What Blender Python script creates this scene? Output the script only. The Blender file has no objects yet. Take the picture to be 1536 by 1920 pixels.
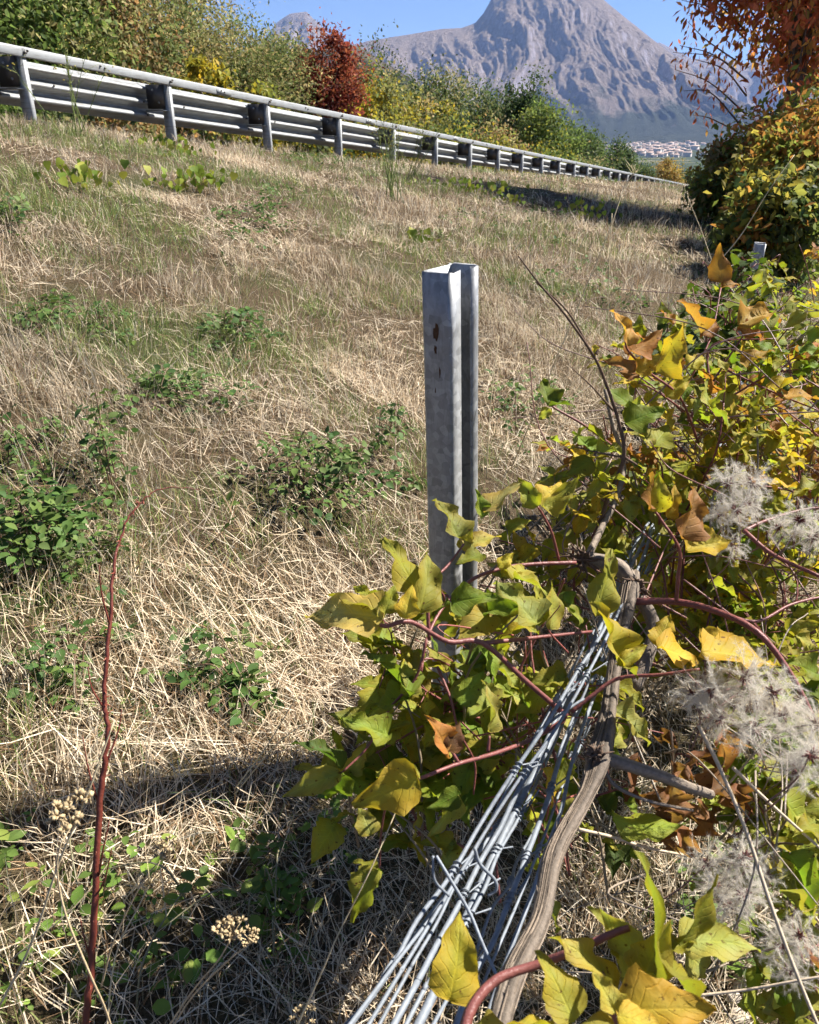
import bpy, math, random
import numpy as np
from mathutils import Vector, Matrix, Quaternion

random.seed(7); RNG = np.random.default_rng(11)
scene = bpy.context.scene
col = scene.collection

# ------------------------------------------------------------------ camera
CAM = Vector((0, 0, 1.6)); FPX = 1500.0
PITCH = math.atan(720 / 1500)
cp, sp_ = math.cos(PITCH), math.sin(PITCH)
cam_d = bpy.data.cameras.new('camera')
cam_d.sensor_fit = 'HORIZONTAL'; cam_d.sensor_width = 36.0
cam_d.lens = FPX / 1536 * 36.0
cam_d.clip_start = 0.02; cam_d.clip_end = 60000
cam_d.dof.use_dof = True; cam_d.dof.focus_distance = 2.0; cam_d.dof.aperture_fstop = 20
cam = bpy.data.objects.new('camera', cam_d); col.objects.link(cam)
cam.location = CAM; cam.rotation_euler = (math.pi / 2 - PITCH, 0, 0)
scene.camera = cam

# ------------------------------------------------------------------ sky, sun, exposure
SUN_EL = math.radians(46); SH = Vector((0.905, 0.425)).normalized()
SUN = Vector((SH.x * math.cos(SUN_EL), SH.y * math.cos(SUN_EL), math.sin(SUN_EL)))
world = bpy.data.worlds.new('World'); scene.world = world; world.use_nodes = True
wn = world.node_tree.nodes; wn.clear()
sky = wn.new('ShaderNodeTexSky'); sky.sky_type = 'NISHITA'; sky.sun_disc = False
sky.sun_elevation = SUN_EL; sky.sun_rotation = math.atan2(SH.x, SH.y)
sky.altitude = 2500; sky.air_density = 0.75; sky.dust_density = 0.0; sky.ozone_density = 6.0
bg = wn.new('ShaderNodeBackground'); bg.inputs['Strength'].default_value = 0.05
wo = wn.new('ShaderNodeOutputWorld')
world.node_tree.links.new(sky.outputs[0], bg.inputs[0]); world.node_tree.links.new(bg.outputs[0], wo.inputs[0])
sl = bpy.data.lights.new('sun', 'SUN'); sl.energy = 5.0; sl.angle = math.radians(0.53); sl.color = (1, 0.955, 0.88)
so = bpy.data.objects.new('sun', sl); col.objects.link(so)
so.rotation_euler = (-SUN).to_track_quat('-Z', 'Y').to_euler(); so.location = (30, 20, 40)
vs = scene.view_settings
vs.view_transform = 'Standard'; vs.look = 'None'; vs.exposure = 1.5; vs.gamma = 1.0; vs.use_curve_mapping = False
scene.render.film_transparent = False
cy = scene.cycles
cy.max_bounces = 5; cy.diffuse_bounces = 2; cy.glossy_bounces = 2; cy.transmission_bounces = 4; cy.volume_bounces = 0
cy.transparent_max_bounces = 8; cy.use_denoising = True; cy.use_adaptive_sampling = True; cy.adaptive_threshold = 0.03
cy.caustics_reflective = False; cy.caustics_refractive = False

# ------------------------------------------------------------------ helpers
def ray(px, py):
    r, u = (px - 768) / FPX, (960 - py) / FPX
    return Vector((r, cp + u * sp_, -sp_ + u * cp))
def W(px, py, d):
    return CAM + ray(px, py) * d

WM = {}
def put(name, data, parent=None, M=None, label=None, cat=None, group=None, kind=None):
    o = bpy.data.objects.new(name, data); col.objects.link(o)
    M = M if M is not None else Matrix.Identity(4)
    o.matrix_basis = M; WM[o] = M
    if parent is not None:
        o.parent = parent; o.matrix_parent_inverse = WM[parent].inverted()
    if label: o['label'] = label
    if cat: o['category'] = cat
    if group: o['group'] = group
    if kind: o['kind'] = kind
    return o
def thing(name, loc, label, cat, group=None):
    o = put(name, None, None, Matrix.Translation(Vector(loc)), label, cat, group)
    o.empty_display_size = 0.1
    return o

def tri_mesh(name, V, T, mat, C=None, smooth=False, midx=None):
    V = np.asarray(V, np.float32).reshape(-1, 3); T = np.asarray(T, np.int32).reshape(-1, 3)
    me = bpy.data.meshes.new(name)
    me.vertices.add(len(V)); me.vertices.foreach_set('co', V.ravel())
    me.loops.add(T.size); me.loops.foreach_set('vertex_index', T.ravel())
    me.polygons.add(len(T)); me.polygons.foreach_set('loop_start', np.arange(0, T.size, 3, dtype=np.int32))
    if smooth: me.polygons.foreach_set('use_smooth', np.ones(len(T), bool))
    if midx is not None: me.polygons.foreach_set('material_index', np.asarray(midx, np.int32))
    me.update(calc_edges=True)
    if C is not None:
        C = np.asarray(C, np.float32)
        if C.shape[1] == 3: C = np.hstack([C, np.ones((len(C), 1), np.float32)])
        a = me.attributes.new('col', 'FLOAT_COLOR', 'POINT'); a.data.foreach_set('color', C.ravel())
    for m in (mat if isinstance(mat, (list, tuple)) else [mat]): me.materials.append(m)
    return me

class MB:
    """collects shapes for ONE mesh"""
    def __init__(s): s.V = []; s.T = []; s.C = []; s.n = 0
    def add(s, V, T, c=None):
        V = np.asarray(V, float).reshape(-1, 3); T = np.asarray(T, int).reshape(-1, 3)
        s.V.append(V); s.T.append(T + s.n); s.n += len(V)
        c = np.ones(3) if c is None else np.asarray(c, float)
        s.C.append(np.broadcast_to(c, (len(V), 3)) if c.ndim == 1 else c)
    def quads(s, V, Q, c=None):
        Q = np.asarray(Q, int).reshape(-1, 4)
        s.add(V, np.vstack([Q[:, [0, 1, 2]], Q[:, [0, 2, 3]]]), c)
    def box(s, c, size, ax=None, col=None):
        h = np.array(size) / 2
        P = np.array([[x, y, z] for x in (-1, 1) for y in (-1, 1) for z in (-1, 1)]) * h
        if ax is not None: P = P @ np.array(ax)
        s.quads(P + np.array(c), [[0, 1, 3, 2], [4, 6, 7, 5], [0, 4, 5, 1], [2, 3, 7, 6], [0, 2, 6, 4], [1, 5, 7, 3]], col)
    def tube(s, pts, rad, n=6, c=None, ridge=0.0, cap=True, sub=0, stripe=0.0):
        P, R = spline(pts, rad, sub) if sub else (np.array([tuple(p) for p in pts], float), np.broadcast_to(np.asarray(rad, float), (len(pts),)).copy())
        d = np.gradient(P, axis=0); d /= np.linalg.norm(d, axis=1)[:, None] + 1e-9
        up = np.array([0.13, 0.29, 0.95]); a = np.cross(d[0], up)
        if np.linalg.norm(a) < .1: a = np.cross(d[0], [1, 0, 0])
        a /= np.linalg.norm(a); ang = np.arange(n) / n * 2 * math.pi
        rr = np.ones(n) if not ridge else 1 + ridge * np.array([random.uniform(-1, 1) for _ in range(n)])
        rings = []
        for i in range(len(P)):
            a = a - d[i] * np.dot(a, d[i]); a /= np.linalg.norm(a) + 1e-9
            b = np.cross(d[i], a)
            k = rr if not ridge else rr * (1 + .25 * ridge * np.array([random.uniform(-1, 1) for _ in range(n)]))
            rings.append(P[i] + R[i] * k[:, None] * (np.cos(ang)[:, None] * a + np.sin(ang)[:, None] * b))
        V = np.vstack(rings); m = len(P); Q = []
        for i in range(m - 1):
            for j in range(n):
                k = (j + 1) % n
                Q.append([i * n + j, i * n + k, (i + 1) * n + k, (i + 1) * n + j])
        Q = np.array(Q); T = np.vstack([Q[:, [0, 1, 2]], Q[:, [0, 2, 3]]])
        if cap:
            V = np.vstack([V, P[0], P[-1]]); b0 = m * n
            T = np.vstack([T, [[b0, (j + 1) % n, j] for j in range(n)], [[b0 + 1, (m - 1) * n + j, (m - 1) * n + (j + 1) % n] for j in range(n)]])
        if stripe:
            k = 1 + stripe * np.array([random.uniform(-1, 1) for _ in range(n)]); c = np.outer(np.concatenate([np.tile(k, m), [1, 1][:len(V) - m * n]]), np.asarray(c, float))
        s.add(V, T, c)
    def mesh(s, name, mat, smooth=False, color=True):
        return tri_mesh(name, np.vstack(s.V), np.vstack(s.T), mat, np.vstack(s.C) if color else None, smooth)
    def build(s, name, mat, parent=None, smooth=False, **k):
        return put(name, s.mesh(name, mat, smooth), parent, **k)

def spline(pts, rad, sub):
    P = np.array([tuple(p) for p in pts], float); R = np.broadcast_to(np.asarray(rad, float), (len(P),))
    if len(P) < 3:
        f = np.linspace(0, 1, sub + 1)[:, None]
        return P[0] + (P[1] - P[0]) * f, R[0] + (R[1] - R[0]) * f[:, 0]
    E = np.vstack([2 * P[0] - P[1], P, 2 * P[-1] - P[-2]]); out = []; ro = []
    for i in range(len(P) - 1):
        p0, p1, p2, p3 = E[i:i + 4]
        for t in np.arange(sub) / sub:
            out.append(.5 * (2 * p1 + (p2 - p0) * t + (2 * p0 - 5 * p1 + 4 * p2 - p3) * t * t + (3 * p1 - p0 - 3 * p2 + p3) * t ** 3))
            ro.append(R[i] * (1 - t) + R[i + 1] * t)
    out.append(P[-1]); ro.append(R[-1])
    return np.array(out), np.array(ro)

_H = np.random.default_rng(3).random((256, 256))
def vnoise(x, y):
    x = np.asarray(x, float); y = np.asarray(y, float)
    xi = np.floor(x).astype(np.int64); yi = np.floor(y).astype(np.int64)
    fx = x - xi; fy = y - yi; fx = fx * fx * (3 - 2 * fx); fy = fy * fy * (3 - 2 * fy)
    a = _H[xi & 255, yi & 255]; b = _H[(xi + 1) & 255, yi & 255]; c = _H[xi & 255, (yi + 1) & 255]; d = _H[(xi + 1) & 255, (yi + 1) & 255]
    return (a * (1 - fx) + b * fx) * (1 - fy) + (c * (1 - fx) + d * fx) * fy
def fbm(x, y, o=4, g=.5):
    s = 0; a = 1; n = 0
    for i in range(o):
        s = s + a * vnoise(x * 2 ** i + 17.3 * i, y * 2 ** i + 9.1 * i); n += a; a *= g
    return s / n
def ss(a, b, x):
    t = np.clip((x - a) / (b - a), 0, 1); return t * t * (3 - 2 * t)

# ------------------------------------------------------------------ materials
def mat_new(name):
    m = bpy.data.materials.new(name); m.use_nodes = True; nt = m.node_tree; nt.nodes.clear()
    out = nt.nodes.new('ShaderNodeOutputMaterial')
    return m, nt, out
def N(nt, t, **k):
    n = nt.nodes.new(t)
    for a, b in k.items():
        if a.startswith('i_'):
            key = a[2:]; key = int(key) if key.isdigit() else key.replace('_', ' ')
            n.inputs[key].default_value = b
        else: setattr(n, a, b)
    return n
def ramp(nt, fac, stops):
    r = nt.nodes.new('ShaderNodeValToRGB'); e = r.color_ramp.elements
    while len(e) < len(stops): e.new(.5)
    for i, (p, c) in enumerate(stops):
        e[i].position = p; e[i].color = (*c, 1) if len(c) == 3 else c
    nt.links.new(fac, r.inputs[0]); return r.outputs[0]
def mix(nt, f, a, b, mode='MIX'):
    m = nt.nodes.new('ShaderNodeMix'); m.data_type = 'RGBA'; m.blend_type = mode
    for s, v in ((0, f), (6, a), (7, b)):
        if hasattr(v, 'links'): nt.links.new(v, m.inputs[s])
        else: m.inputs[s].default_value = v if s == 0 else ((*v, 1) if len(v) == 3 else v)
    return m.outputs[2]
def noise(nt, vec, scale, detail=4, rough=.6, dist=0.0):
    n = nt.nodes.new('ShaderNodeTexNoise'); n.inputs['Scale'].default_value = scale; n.inputs['Detail'].default_value = detail
    n.inputs['Roughness'].default_value = rough; n.inputs['Distortion'].default_value = dist
    if vec is not None: nt.links.new(vec, n.inputs['Vector'])
    return n.outputs[0]
def bump(nt, h, strength, dist):
    b = nt.nodes.new('ShaderNodeBump'); b.inputs['Strength'].default_value = strength; b.inputs['Distance'].default_value = dist
    nt.links.new(h, b.inputs['Height']); return b.outputs[0]
def coords(nt, kind='Object', scale=None):
    c = nt.nodes.new('ShaderNodeTexCoord').outputs[kind]
    if scale:
        mp = nt.nodes.new('ShaderNodeMapping'); mp.inputs['Scale'].default_value = scale; nt.links.new(c, mp.inputs[0]); c = mp.outputs[0]
    return c
def pbsdf(nt, out, color, rough=.6, metal=0.0, normal=None, spec=.5):
    p = nt.nodes.new('ShaderNodeBsdfPrincipled')
    for k, v in (('Base Color', color), ('Roughness', rough), ('Metallic', metal), ('Specular IOR Level', spec)):
        if hasattr(v, 'links'): nt.links.new(v, p.inputs[k])
        else: p.inputs[k].default_value = (*v, 1) if isinstance(v, tuple) and len(v) == 3 else v
    if normal is not None: nt.links.new(normal, p.inputs['Normal'])
    if out is not None: nt.links.new(p.outputs[0], out.inputs[0])
    return p.outputs[0]
def thin(nt, out, color, trans, rough=.5, spec=.3, tcol=None, normal=None):
    p = pbsdf(nt, None, color, rough, 0, normal, spec)
    t = nt.nodes.new('ShaderNodeBsdfTranslucent'); nt.links.new(tcol if tcol is not None else color, t.inputs[0])
    m = nt.nodes.new('ShaderNodeMixShader'); m.inputs[0].default_value = trans
    nt.links.new(p, m.inputs[1]); nt.links.new(t.outputs[0], m.inputs[2]); nt.links.new(m.outputs[0], out.inputs[0])

def mat_foliage(name, trans=.35, rough=.5, spec=.3):
    m, nt, out = mat_new(name)
    a = N(nt, 'ShaderNodeAttribute', attribute_name='col').outputs['Color']
    n = noise(nt, coords(nt), 90, 2)
    c = mix(nt, .35, a, mix(nt, n, (.35, .35, .35), (1.6, 1.6, 1.6)), 'MULTIPLY')
    thin(nt, out, c, trans, rough, spec); return m
def mat_attr(name, rough=.7, spec=.2, scale=60):
    m, nt, out = mat_new(name)
    a = N(nt, 'ShaderNodeAttribute', attribute_name='col').outputs['Color']
    n = noise(nt, coords(nt), scale, 4)
    c = mix(nt, .6, a, mix(nt, n, (.3, .3, .3), (1.6, 1.6, 1.6)), 'MULTIPLY')
    pbsdf(nt, out, c, rough, 0, bump(nt, n, .4, .004), spec); return m
def mat_vine_leaf():
    m, nt, out = mat_new('vine_leaf')
    oi = nt.nodes.new('ShaderNodeObjectInfo'); uv = coords(nt, 'UV'); ob = coords(nt, 'Object')
    off = N(nt, 'ShaderNodeVectorMath', operation='ADD'); nt.links.new(ob, off.inputs[0])
    cmb = nt.nodes.new('ShaderNodeCombineXYZ'); mu = N(nt, 'ShaderNodeMath', operation='MULTIPLY', i_1=57.0)
    nt.links.new(oi.outputs['Random'], mu.inputs[0]); nt.links.new(mu.outputs[0], cmb.inputs[0]); nt.links.new(mu.outputs[0], cmb.inputs[2])
    nt.links.new(cmb.outputs[0], off.inputs[1]); v = off.outputs[0]
    c = oi.outputs['Color']
    n1 = noise(nt, v, 2.2, 4, .65)
    c = mix(nt, ramp(nt, n1, [(.38, (0, 0, 0)), (.66, (.8, .8, .8))]), c, mix(nt, 1.0, c, (1.2, 1.0, .5), 'MULTIPLY'))
    n0 = noise(nt, v, 1.1, 2, .5)
    c = mix(nt, ramp(nt, n0, [(.4, (0, 0, 0)), (.62, (.5, .5, .5))]), c, mix(nt, 1.0, c, (.62, .85, .7), 'MULTIPLY'))
    # margin browning, u is 0 at the midrib and 1 at the edge, v runs base to tip
    sx = nt.nodes.new('ShaderNodeSeparateXYZ'); nt.links.new(uv, sx.inputs[0])
    n2 = noise(nt, v, 5, 4, .7)
    ad = N(nt, 'ShaderNodeMath', operation='MULTIPLY_ADD', i_1=.55); nt.links.new(n2, ad.inputs[0]); nt.links.new(sx.outputs[0], ad.inputs[2])
    brown = mix(nt, 1.0, c, (1.1, .45, .25), 'MULTIPLY')
    c = mix(nt, ramp(nt, ad.outputs[0], [(1.16, (0, 0, 0)), (1.34, (.85, .85, .85))]) if False else ramp(nt, ad.outputs[0], [(.0, (0, 0, 0)), (.999, (.36, .36, .36))]), c, brown)
    # brown spots
    n3 = noise(nt, v, 9, 3, .6)
    c = mix(nt, ramp(nt, n3, [(.64, (0, 0, 0)), (.69, (.85, .85, .85))]), c, (.10, .045, .015))
    # veins: midrib and slanted side veins
    w = N(nt, 'ShaderNodeMath', operation='MULTIPLY_ADD', i_1=-.35); nt.links.new(sx.outputs[0], w.inputs[0]); nt.links.new(sx.outputs[1], w.inputs[2])
    k = N(nt, 'ShaderNodeMath', operation='MULTIPLY', i_1=7.0); nt.links.new(w.outputs[0], k.inputs[0])
    fr = N(nt, 'ShaderNodeMath', operation='FRACT'); nt.links.new(k.outputs[0], fr.inputs[0])
    d1 = N(nt, 'ShaderNodeMath', operation='SUBTRACT', i_1=.5); nt.links.new(fr.outputs[0], d1.inputs[0])
    d2 = N(nt, 'ShaderNodeMath', operation='ABSOLUTE'); nt.links.new(d1.outputs[0], d2.inputs[0])
    vein = ramp(nt, d2.outputs[0], [(.0, (1, 1, 1)), (.10, (0, 0, 0))])
    mid = ramp(nt, sx.outputs[0], [(.0, (1, 1, 1)), (.09, (0, 0, 0))])
    vv = mix(nt, 1.0, vein, mid, 'LIGHTEN')
    c2 = mix(nt, mix(nt, 1.0, vv, (.4, .4, .4), 'MULTIPLY'), c, mix(nt, 1.0, c, (1.5, 1.35, 1.2), 'MULTIPLY'))
    hgt = mix(nt, .5, mix(nt, 1.0, (1, 1, 1), vv, 'SUBTRACT'), noise(nt, v, 14, 3))
    t = mix(nt, 1.0, c2, (1.05, 1.15, .5), 'MULTIPLY')
    thin(nt, out, c2, .46, .6, .18, t, bump(nt, hgt, .6, .002)); return m
def mat_metal():
    m, nt, out = mat_new('galvanised_steel')
    o = coords(nt); v = nt.nodes.new('ShaderNodeTexVoronoi'); v.inputs['Scale'].default_value = 75; nt.links.new(o, v.inputs['Vector'])
    n = noise(nt, o, 22, 6, .7, .6); n2 = noise(nt, coords(nt, 'Object', (30, 30, 5)), 1.6, 5, .7)
    c = mix(nt, n, (.15, .155, .16), (.43, .435, .44)); bw = nt.nodes.new('ShaderNodeRGBToBW'); nt.links.new(v.outputs['Color'], bw.inputs[0]); c = mix(nt, .3, c, bw.outputs[0], 'OVERLAY'); ns = noise(nt, coords(nt, 'Object', (60, 60, 7)), 2.2, 6, .8, 2.0); c = mix(nt, ramp(nt, ns, [(.56, (0, 0, 0)), (.64, (.35, .35, .35))]), c, (.09, .088, .085))
    c = mix(nt, ramp(nt, n2, [(.52, (0, 0, 0)), (.72, (.6, .6, .6))]), c, (.13, .13, .125))
    n3 = noise(nt, o, 13, 5, .75)
    c = mix(nt, ramp(nt, n3, [(.68, (0, 0, 0)), (.74, (.85, .85, .85))]), c, (.10, .06, .035))
    r = ramp(nt, n, [(.3, (.42,) * 3), (.8, (.62,) * 3)])
    pbsdf(nt, out, c, r, .2, bump(nt, n, .25, .002)); return m
def mat_rail():
    m, nt, out = mat_new('weathered_guardrail_steel')
    o = coords(nt); n = noise(nt, o, 9, 6, .7); n2 = noise(nt, coords(nt, 'Object', (1, 1, 14)), 3, 5, .7)
    c = mix(nt, n, (.19, .20, .21), (.37, .38, .375)); c = mix(nt, ramp(nt, n2, [(.50, (0, 0, 0)), (.68, (.75, .75, .75))]), c, (.14, .125, .105))
    pbsdf(nt, out, c, .55, .15, bump(nt, n, .1, .003)); return m
def mat_flat(name, c, rough=.7, spec=.3, var=.35, scale=20, metal=0.0):
    m, nt, out = mat_new(name); n = noise(nt, coords(nt), scale, 5, .65)
    cc = mix(nt, n, tuple(x * (1 - var) for x in c), tuple(min(1, x * (1 + var)) for x in c))
    pbsdf(nt, out, cc, rough, metal, bump(nt, n, .3, .004), spec); return m
def mat_bark(name, a, b):
    m, nt, out = mat_new(name)
    at = N(nt, 'ShaderNodeAttribute', attribute_name='col').outputs['Color']
    n = noise(nt, coords(nt), 140, 5, .7); n2 = noise(nt, coords(nt), 14, 4)
    c = mix(nt, n, a, b); c = mix(nt, 1.0, c, at, 'MULTIPLY'); c = mix(nt, .5, c, mix(nt, n2, (.5, .5, .5), (1.4, 1.4, 1.4)), 'MULTIPLY')
    pbsdf(nt, out, c, .85, 0, bump(nt, n, .8, .003), .2); return m

M = {}
M['vine_leaf'] = mat_vine_leaf()
M['tree_leaf'] = mat_foliage('tree_leaf', .5, .6, .2)
M['bramble_leaf'] = mat_foliage('bramble_leaf', .3, .6, .2)
M['grass'] = mat_foliage('dry_grass_blade', .3, .55, .3)
M['stalk'] = mat_attr('dry_stalk', .7, .2, 80)
M['steel'] = mat_metal(); M['rail'] = mat_rail()
M['wire'] = mat_flat('zinc_wire', (.20, .22, .245), .6, .35, .6, 90, .1)
M['wood'] = mat_bark('vine_bark', (.085, .066, .052), (.34, .275, .215))
M['trunk'] = mat_bark('tree_bark', (.06, .05, .04), (.22, .18, .14))
M['red_stem'] = mat_attr('red_stem', .45, .4, 120)
M['asphalt'] = mat_flat('asphalt', (.06, .06, .06), .9)
M['bolt'] = mat_flat('dark_bolt', (.10, .09, .08), .5, .5, .3, 200, .6)
M['house'] = mat_flat('house_wall', (.62, .56, .51), .8, .2, .2, .02)
M['roof'] = mat_flat('tile_roof', (.46, .33, .27), .85, .2, .2, .1)
M['dead_leaf'] = M['vine_leaf']

def mat_ground():
    m, nt, out = mat_new('mown_straw_ground')
    o = coords(nt); g = nt.nodes.new('ShaderNodeNewGeometry')
    n1 = noise(nt, o, .8, 4); n2 = noise(nt, coords(nt, 'Object', (1, .35, 1)), 120, 6, .8, 1.5); n3 = noise(nt, coords(nt, 'Object', (1, 3, 1)), 60, 4, .7)
    c = mix(nt, ramp(nt, n2, [(.3, (0, 0, 0)), (.7, (1, 1, 1))]), (.03, .022, .014), (.21, .15, .088))  # dark tone paints the thatch's self-shadow between straws into the colour
    c = mix(nt, ramp(nt, n1, [(.5, (0, 0, 0)), (.68, (.6, .6, .6))]), c, (.07, .09, .03))
    # woods and fields on the valley floor far away
    ln = N(nt, 'ShaderNodeVectorMath', operation='LENGTH'); nt.links.new(g.outputs['Position'], ln.inputs[0])
    far = N(nt, 'ShaderNodeMapRange', i_1=60.0, i_2=300.0); nt.links.new(ln.outputs['Value'], far.inputs[0])
    n4 = noise(nt, o, .012, 5, .6); fld = ramp(nt, n4, [(.42, (.022, .035, .016)), (.55, (.05, .065, .028)), (.62, (.13, .115, .06))])
    c = mix(nt, far.outputs[0], c, fld)
    pbsdf(nt, out, c, .95, 0, bump(nt, n3, .9, .03), .1); return m
M['ground'] = mat_ground()

def mat_mountain(name, forest_top, tone=1.0):
    m, nt, out = mat_new(name)
    g = nt.nodes.new('ShaderNodeNewGeometry'); o = coords(nt)
    sx = nt.nodes.new('ShaderNodeSeparateXYZ'); nt.links.new(o, sx.inputs[0])
    sn = nt.nodes.new('ShaderNodeSeparateXYZ'); nt.links.new(g.outputs['Normal'], sn.inputs[0])
    n1 = noise(nt, o, .004, 6, .65); n2 = noise(nt, coords(nt, 'Object', (1, 1, .3)), .03, 8, .8); n3 = noise(nt, o, .03, 5, .8)
    rock = mix(nt, ramp(nt, n2, [(.35, (0, 0, 0)), (.68, (1, 1, 1))]), tuple(tone * x for x in (.20, .17, .185)), tuple(tone * x for x in (.45, .39, .41)))
    turf = mix(nt, n3, tuple(tone * x for x in (.17, .13, .11)), tuple(tone * x for x in (.34, .27, .22)))
    st = N(nt, 'ShaderNodeMath', operation='MULTIPLY_ADD', i_1=.5); nt.links.new(n1, st.inputs[0]); nt.links.new(sn.outputs[2], st.inputs[2])
    c = mix(nt, ramp(nt, st.outputs[0], [(.80, (0, 0, 0)), (.98, (1, 1, 1))]), rock, turf)
    hh = N(nt, 'ShaderNodeMath', operation='MULTIPLY_ADD', i_1=-.0016, i_2=.0016 * forest_top); nt.links.new(sx.outputs[2], hh.inputs[0])
    f = N(nt, 'ShaderNodeMath', operation='ADD'); nt.links.new(hh.outputs[0], f.inputs[0]); nt.links.new(n1, f.inputs[1])
    c = mix(nt, ramp(nt, f.outputs[0], [(.46, (0, 0, 0)), (.62, (1, 1, 1))]), c, mix(nt, n3, (.03, .038, .028), (.075, .08, .05)))
    n5 = noise(nt, o, .05, 6, .8)
    pbsdf(nt, out, c, .95, 0, bump(nt, n5, 1.0, 26), .05); return m

# ------------------------------------------------------------------ terrain
HEAD = math.radians(23.98); TX, TY = math.sin(HEAD), math.cos(HEAD)     # t runs along the road, n across it to the left
RAIL_N = 8.09
def tn(x, y): return x * TX + y * TY, -x * TY + y * TX
def xy(t, n): return t * TX - n * TY, t * TY + n * TX
def rail_z(t): return 2.17 - .0748 * t
FLOOR = -62.0
def ground(x, y, fine=True):
    x = np.asarray(x, float); y = np.asarray(y, float)
    t, n = tn(x, y)
    E = np.where(t < 26, 2.07 + (0.3 - 2.07) * np.clip(t, -6, 26) / 26, .3)
    s = np.clip(n / RAIL_N, -.0, 1)
    prof = s + .05 * np.sin(s * math.pi)
    z = rail_z(t) - E * (1 - prof)
    z = z - .10 * np.clip(-n, 0, 40) * ss(0, 3, -n)
    bank = ss(17.2, 24, n) * 1.6 + np.clip(n - 24, 0, 200) * .06
    z = z + bank * (1 - ss(300, 900, t))
    if fine:
        k = (1 - ss(RAIL_N - .9, RAIL_N + .3, n)) * np.exp(-(np.hypot(x, y) / 60) ** 2)
        z = z + k * (.20 * (fbm(x * .55 + 5, y * .55, 2) - .5) + .13 * (fbm(x * 2.3, y * 2.3 + 3, 3) - .5))
    zz = FLOOR + 10 * np.log1p(np.exp(np.clip((z - FLOOR) / 10, -30, 30)))
    return np.where(z > FLOOR + 250, z, zz) + 0
def gz(x, y): return float(ground(x, y))
_DS = .4 * 1.01 ** np.arange(520)
def hit(px, py, lo=.4, hi=60):
    r = ray(px, py); x, y, z = r.x * _DS, r.y * _DS, CAM.z + r.z * _DS
    k = np.nonzero((z < ground(x, y)) & (_DS >= lo))[0]
    d = float(_DS[k[0]]) if len(k) else hi
    return CAM + r * d, d
def axis(lo, hi, n, k):
    a, b = math.asinh(lo / k), math.asinh(hi / k); return np.sinh(np.linspace(a, b, n)) * k
ta = axis(-60, 12000, 330, 5); na = axis(-9000, 9000, 400, 5)
TT, NN = np.meshgrid(ta, na, indexing='ij'); GX, GY = xy(TT, NN)
GZ = ground(GX, GY)
def grid_tris(a, b):
    i = np.arange(a * b).reshape(a, b); q = np.stack([i[:-1, :-1], i[1:, :-1], i[1:, 1:], i[:-1, 1:]], -1).reshape(-1, 4)
    return np.vstack([q[:, [0, 1, 2]], q[:, [0, 2, 3]]])
def grid_up(X, Y, Z):
    V = np.stack([X, Y, Z], -1).reshape(-1, 3); T = grid_tris(*X.shape)
    a, b, c = V[T[0]]
    if np.cross(b - a, c - a)[2] < 0: T = T[:, ::-1]
    return V, T
put('ground', tri_mesh('ground', *grid_up(GX, GY, GZ), M['ground'], smooth=True), kind='structure')

# road behind the guardrail
tr = np.concatenate([np.arange(-40, 60, 2.0), np.arange(60, 420, 10.0)])
def strip(name, n0, n1, dz, mat, kind='structure'):
    A, Bn = np.meshgrid(tr, [n0, n1], indexing='ij'); X, Y = xy(A, Bn); Z = ground(X, Y, False) + dz
    return put(name, tri_mesh(name, *grid_up(X, Y, Z), mat), kind=kind)
strip('road', 9.3, 16.9, .02, M['asphalt'])
strip('road_edge_line', 9.75, 9.9, .026, mat_flat('road_paint', (.75, .75, .72), .7))

# ------------------------------------------------------------------ mountains and hills
def ridge(name, pts, depth, reach, nu, nv, mat, gully, gfreq, seed, back=.5, expo=1.25, base=FLOOR - 5):
    P = np.array([tuple(W(px, py, depth)) for px, py in pts]); s = np.linspace(P[0, 0], P[-1, 0], nu)
    y0 = np.interp(s, P[:, 0], P[:, 1]); h = np.interp(s, P[:, 0], P[:, 2])
    h = h + (fbm(s / (gfreq * 1.2) + seed, s * 0 + seed, 5, .6) - .5) * gully * .14
    v = np.concatenate([np.linspace(-back, 0, nv // 5, endpoint=False), np.linspace(0, 1, nv) ** 1.15])
    S, Vv = np.meshgrid(s, v, indexing='ij')
    a = np.abs(Vv)
    wx = S + 170 * (fbm(S / 700 + seed, Vv * 3, 3) - .5) * ss(0, .5, a) * 2
    Y = np.interp(S, s, y0) - Vv * reach
    H = np.interp(S, s, h)
    shape = (1 - np.clip(a / np.where(Vv < 0, back, 1), 0, 1)) ** expo
    g = lambda f, o: 1 - np.abs(2 * fbm(wx / f + seed * 3, Vv * reach / (f * 4.5) + seed, o, .55) - 1) * 2
    env = ss(0, .30, a) * (1 - ss(.6, 1, a))
    crag = (fbm(S / 70 + seed, Vv * reach / 50, 4, .7) - .5) * gully * .42 * ss(0, .06, a) * (1 - ss(.5, .95, a))
    Z = base + (H - base) * shape + env * gully * (g(gfreq * 1.8, 3) * .7 + g(gfreq * .6, 4) * .5 + g(gfreq * .21, 4) * .22 - .6) + crag
    return put(name, tri_mesh(name, *grid_up(S, Y, Z), mat, smooth=True), kind='structure')
main_pts = [(520, 150), (600, 120), (660, 86), (690, 76), (760, 66), (830, 54), (865, 52), (892, 42), (907, 24), (924, -6), (960, -42), (1010, -62), (1060, -52), (1100, -28),
            (1130, -2), (1170, 30), (1220, 70), (1262, 104), (1292, 140), (1335, 195), (1400, 262), (1450, 285)]
mm = mat_mountain('mountain_rock', 130)
ridge('mountain', main_pts, 5200, 1900, 520, 190, mm, 85, 210, 2.3)
m2 = mat_mountain('far_mountain_rock', 150)
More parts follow.
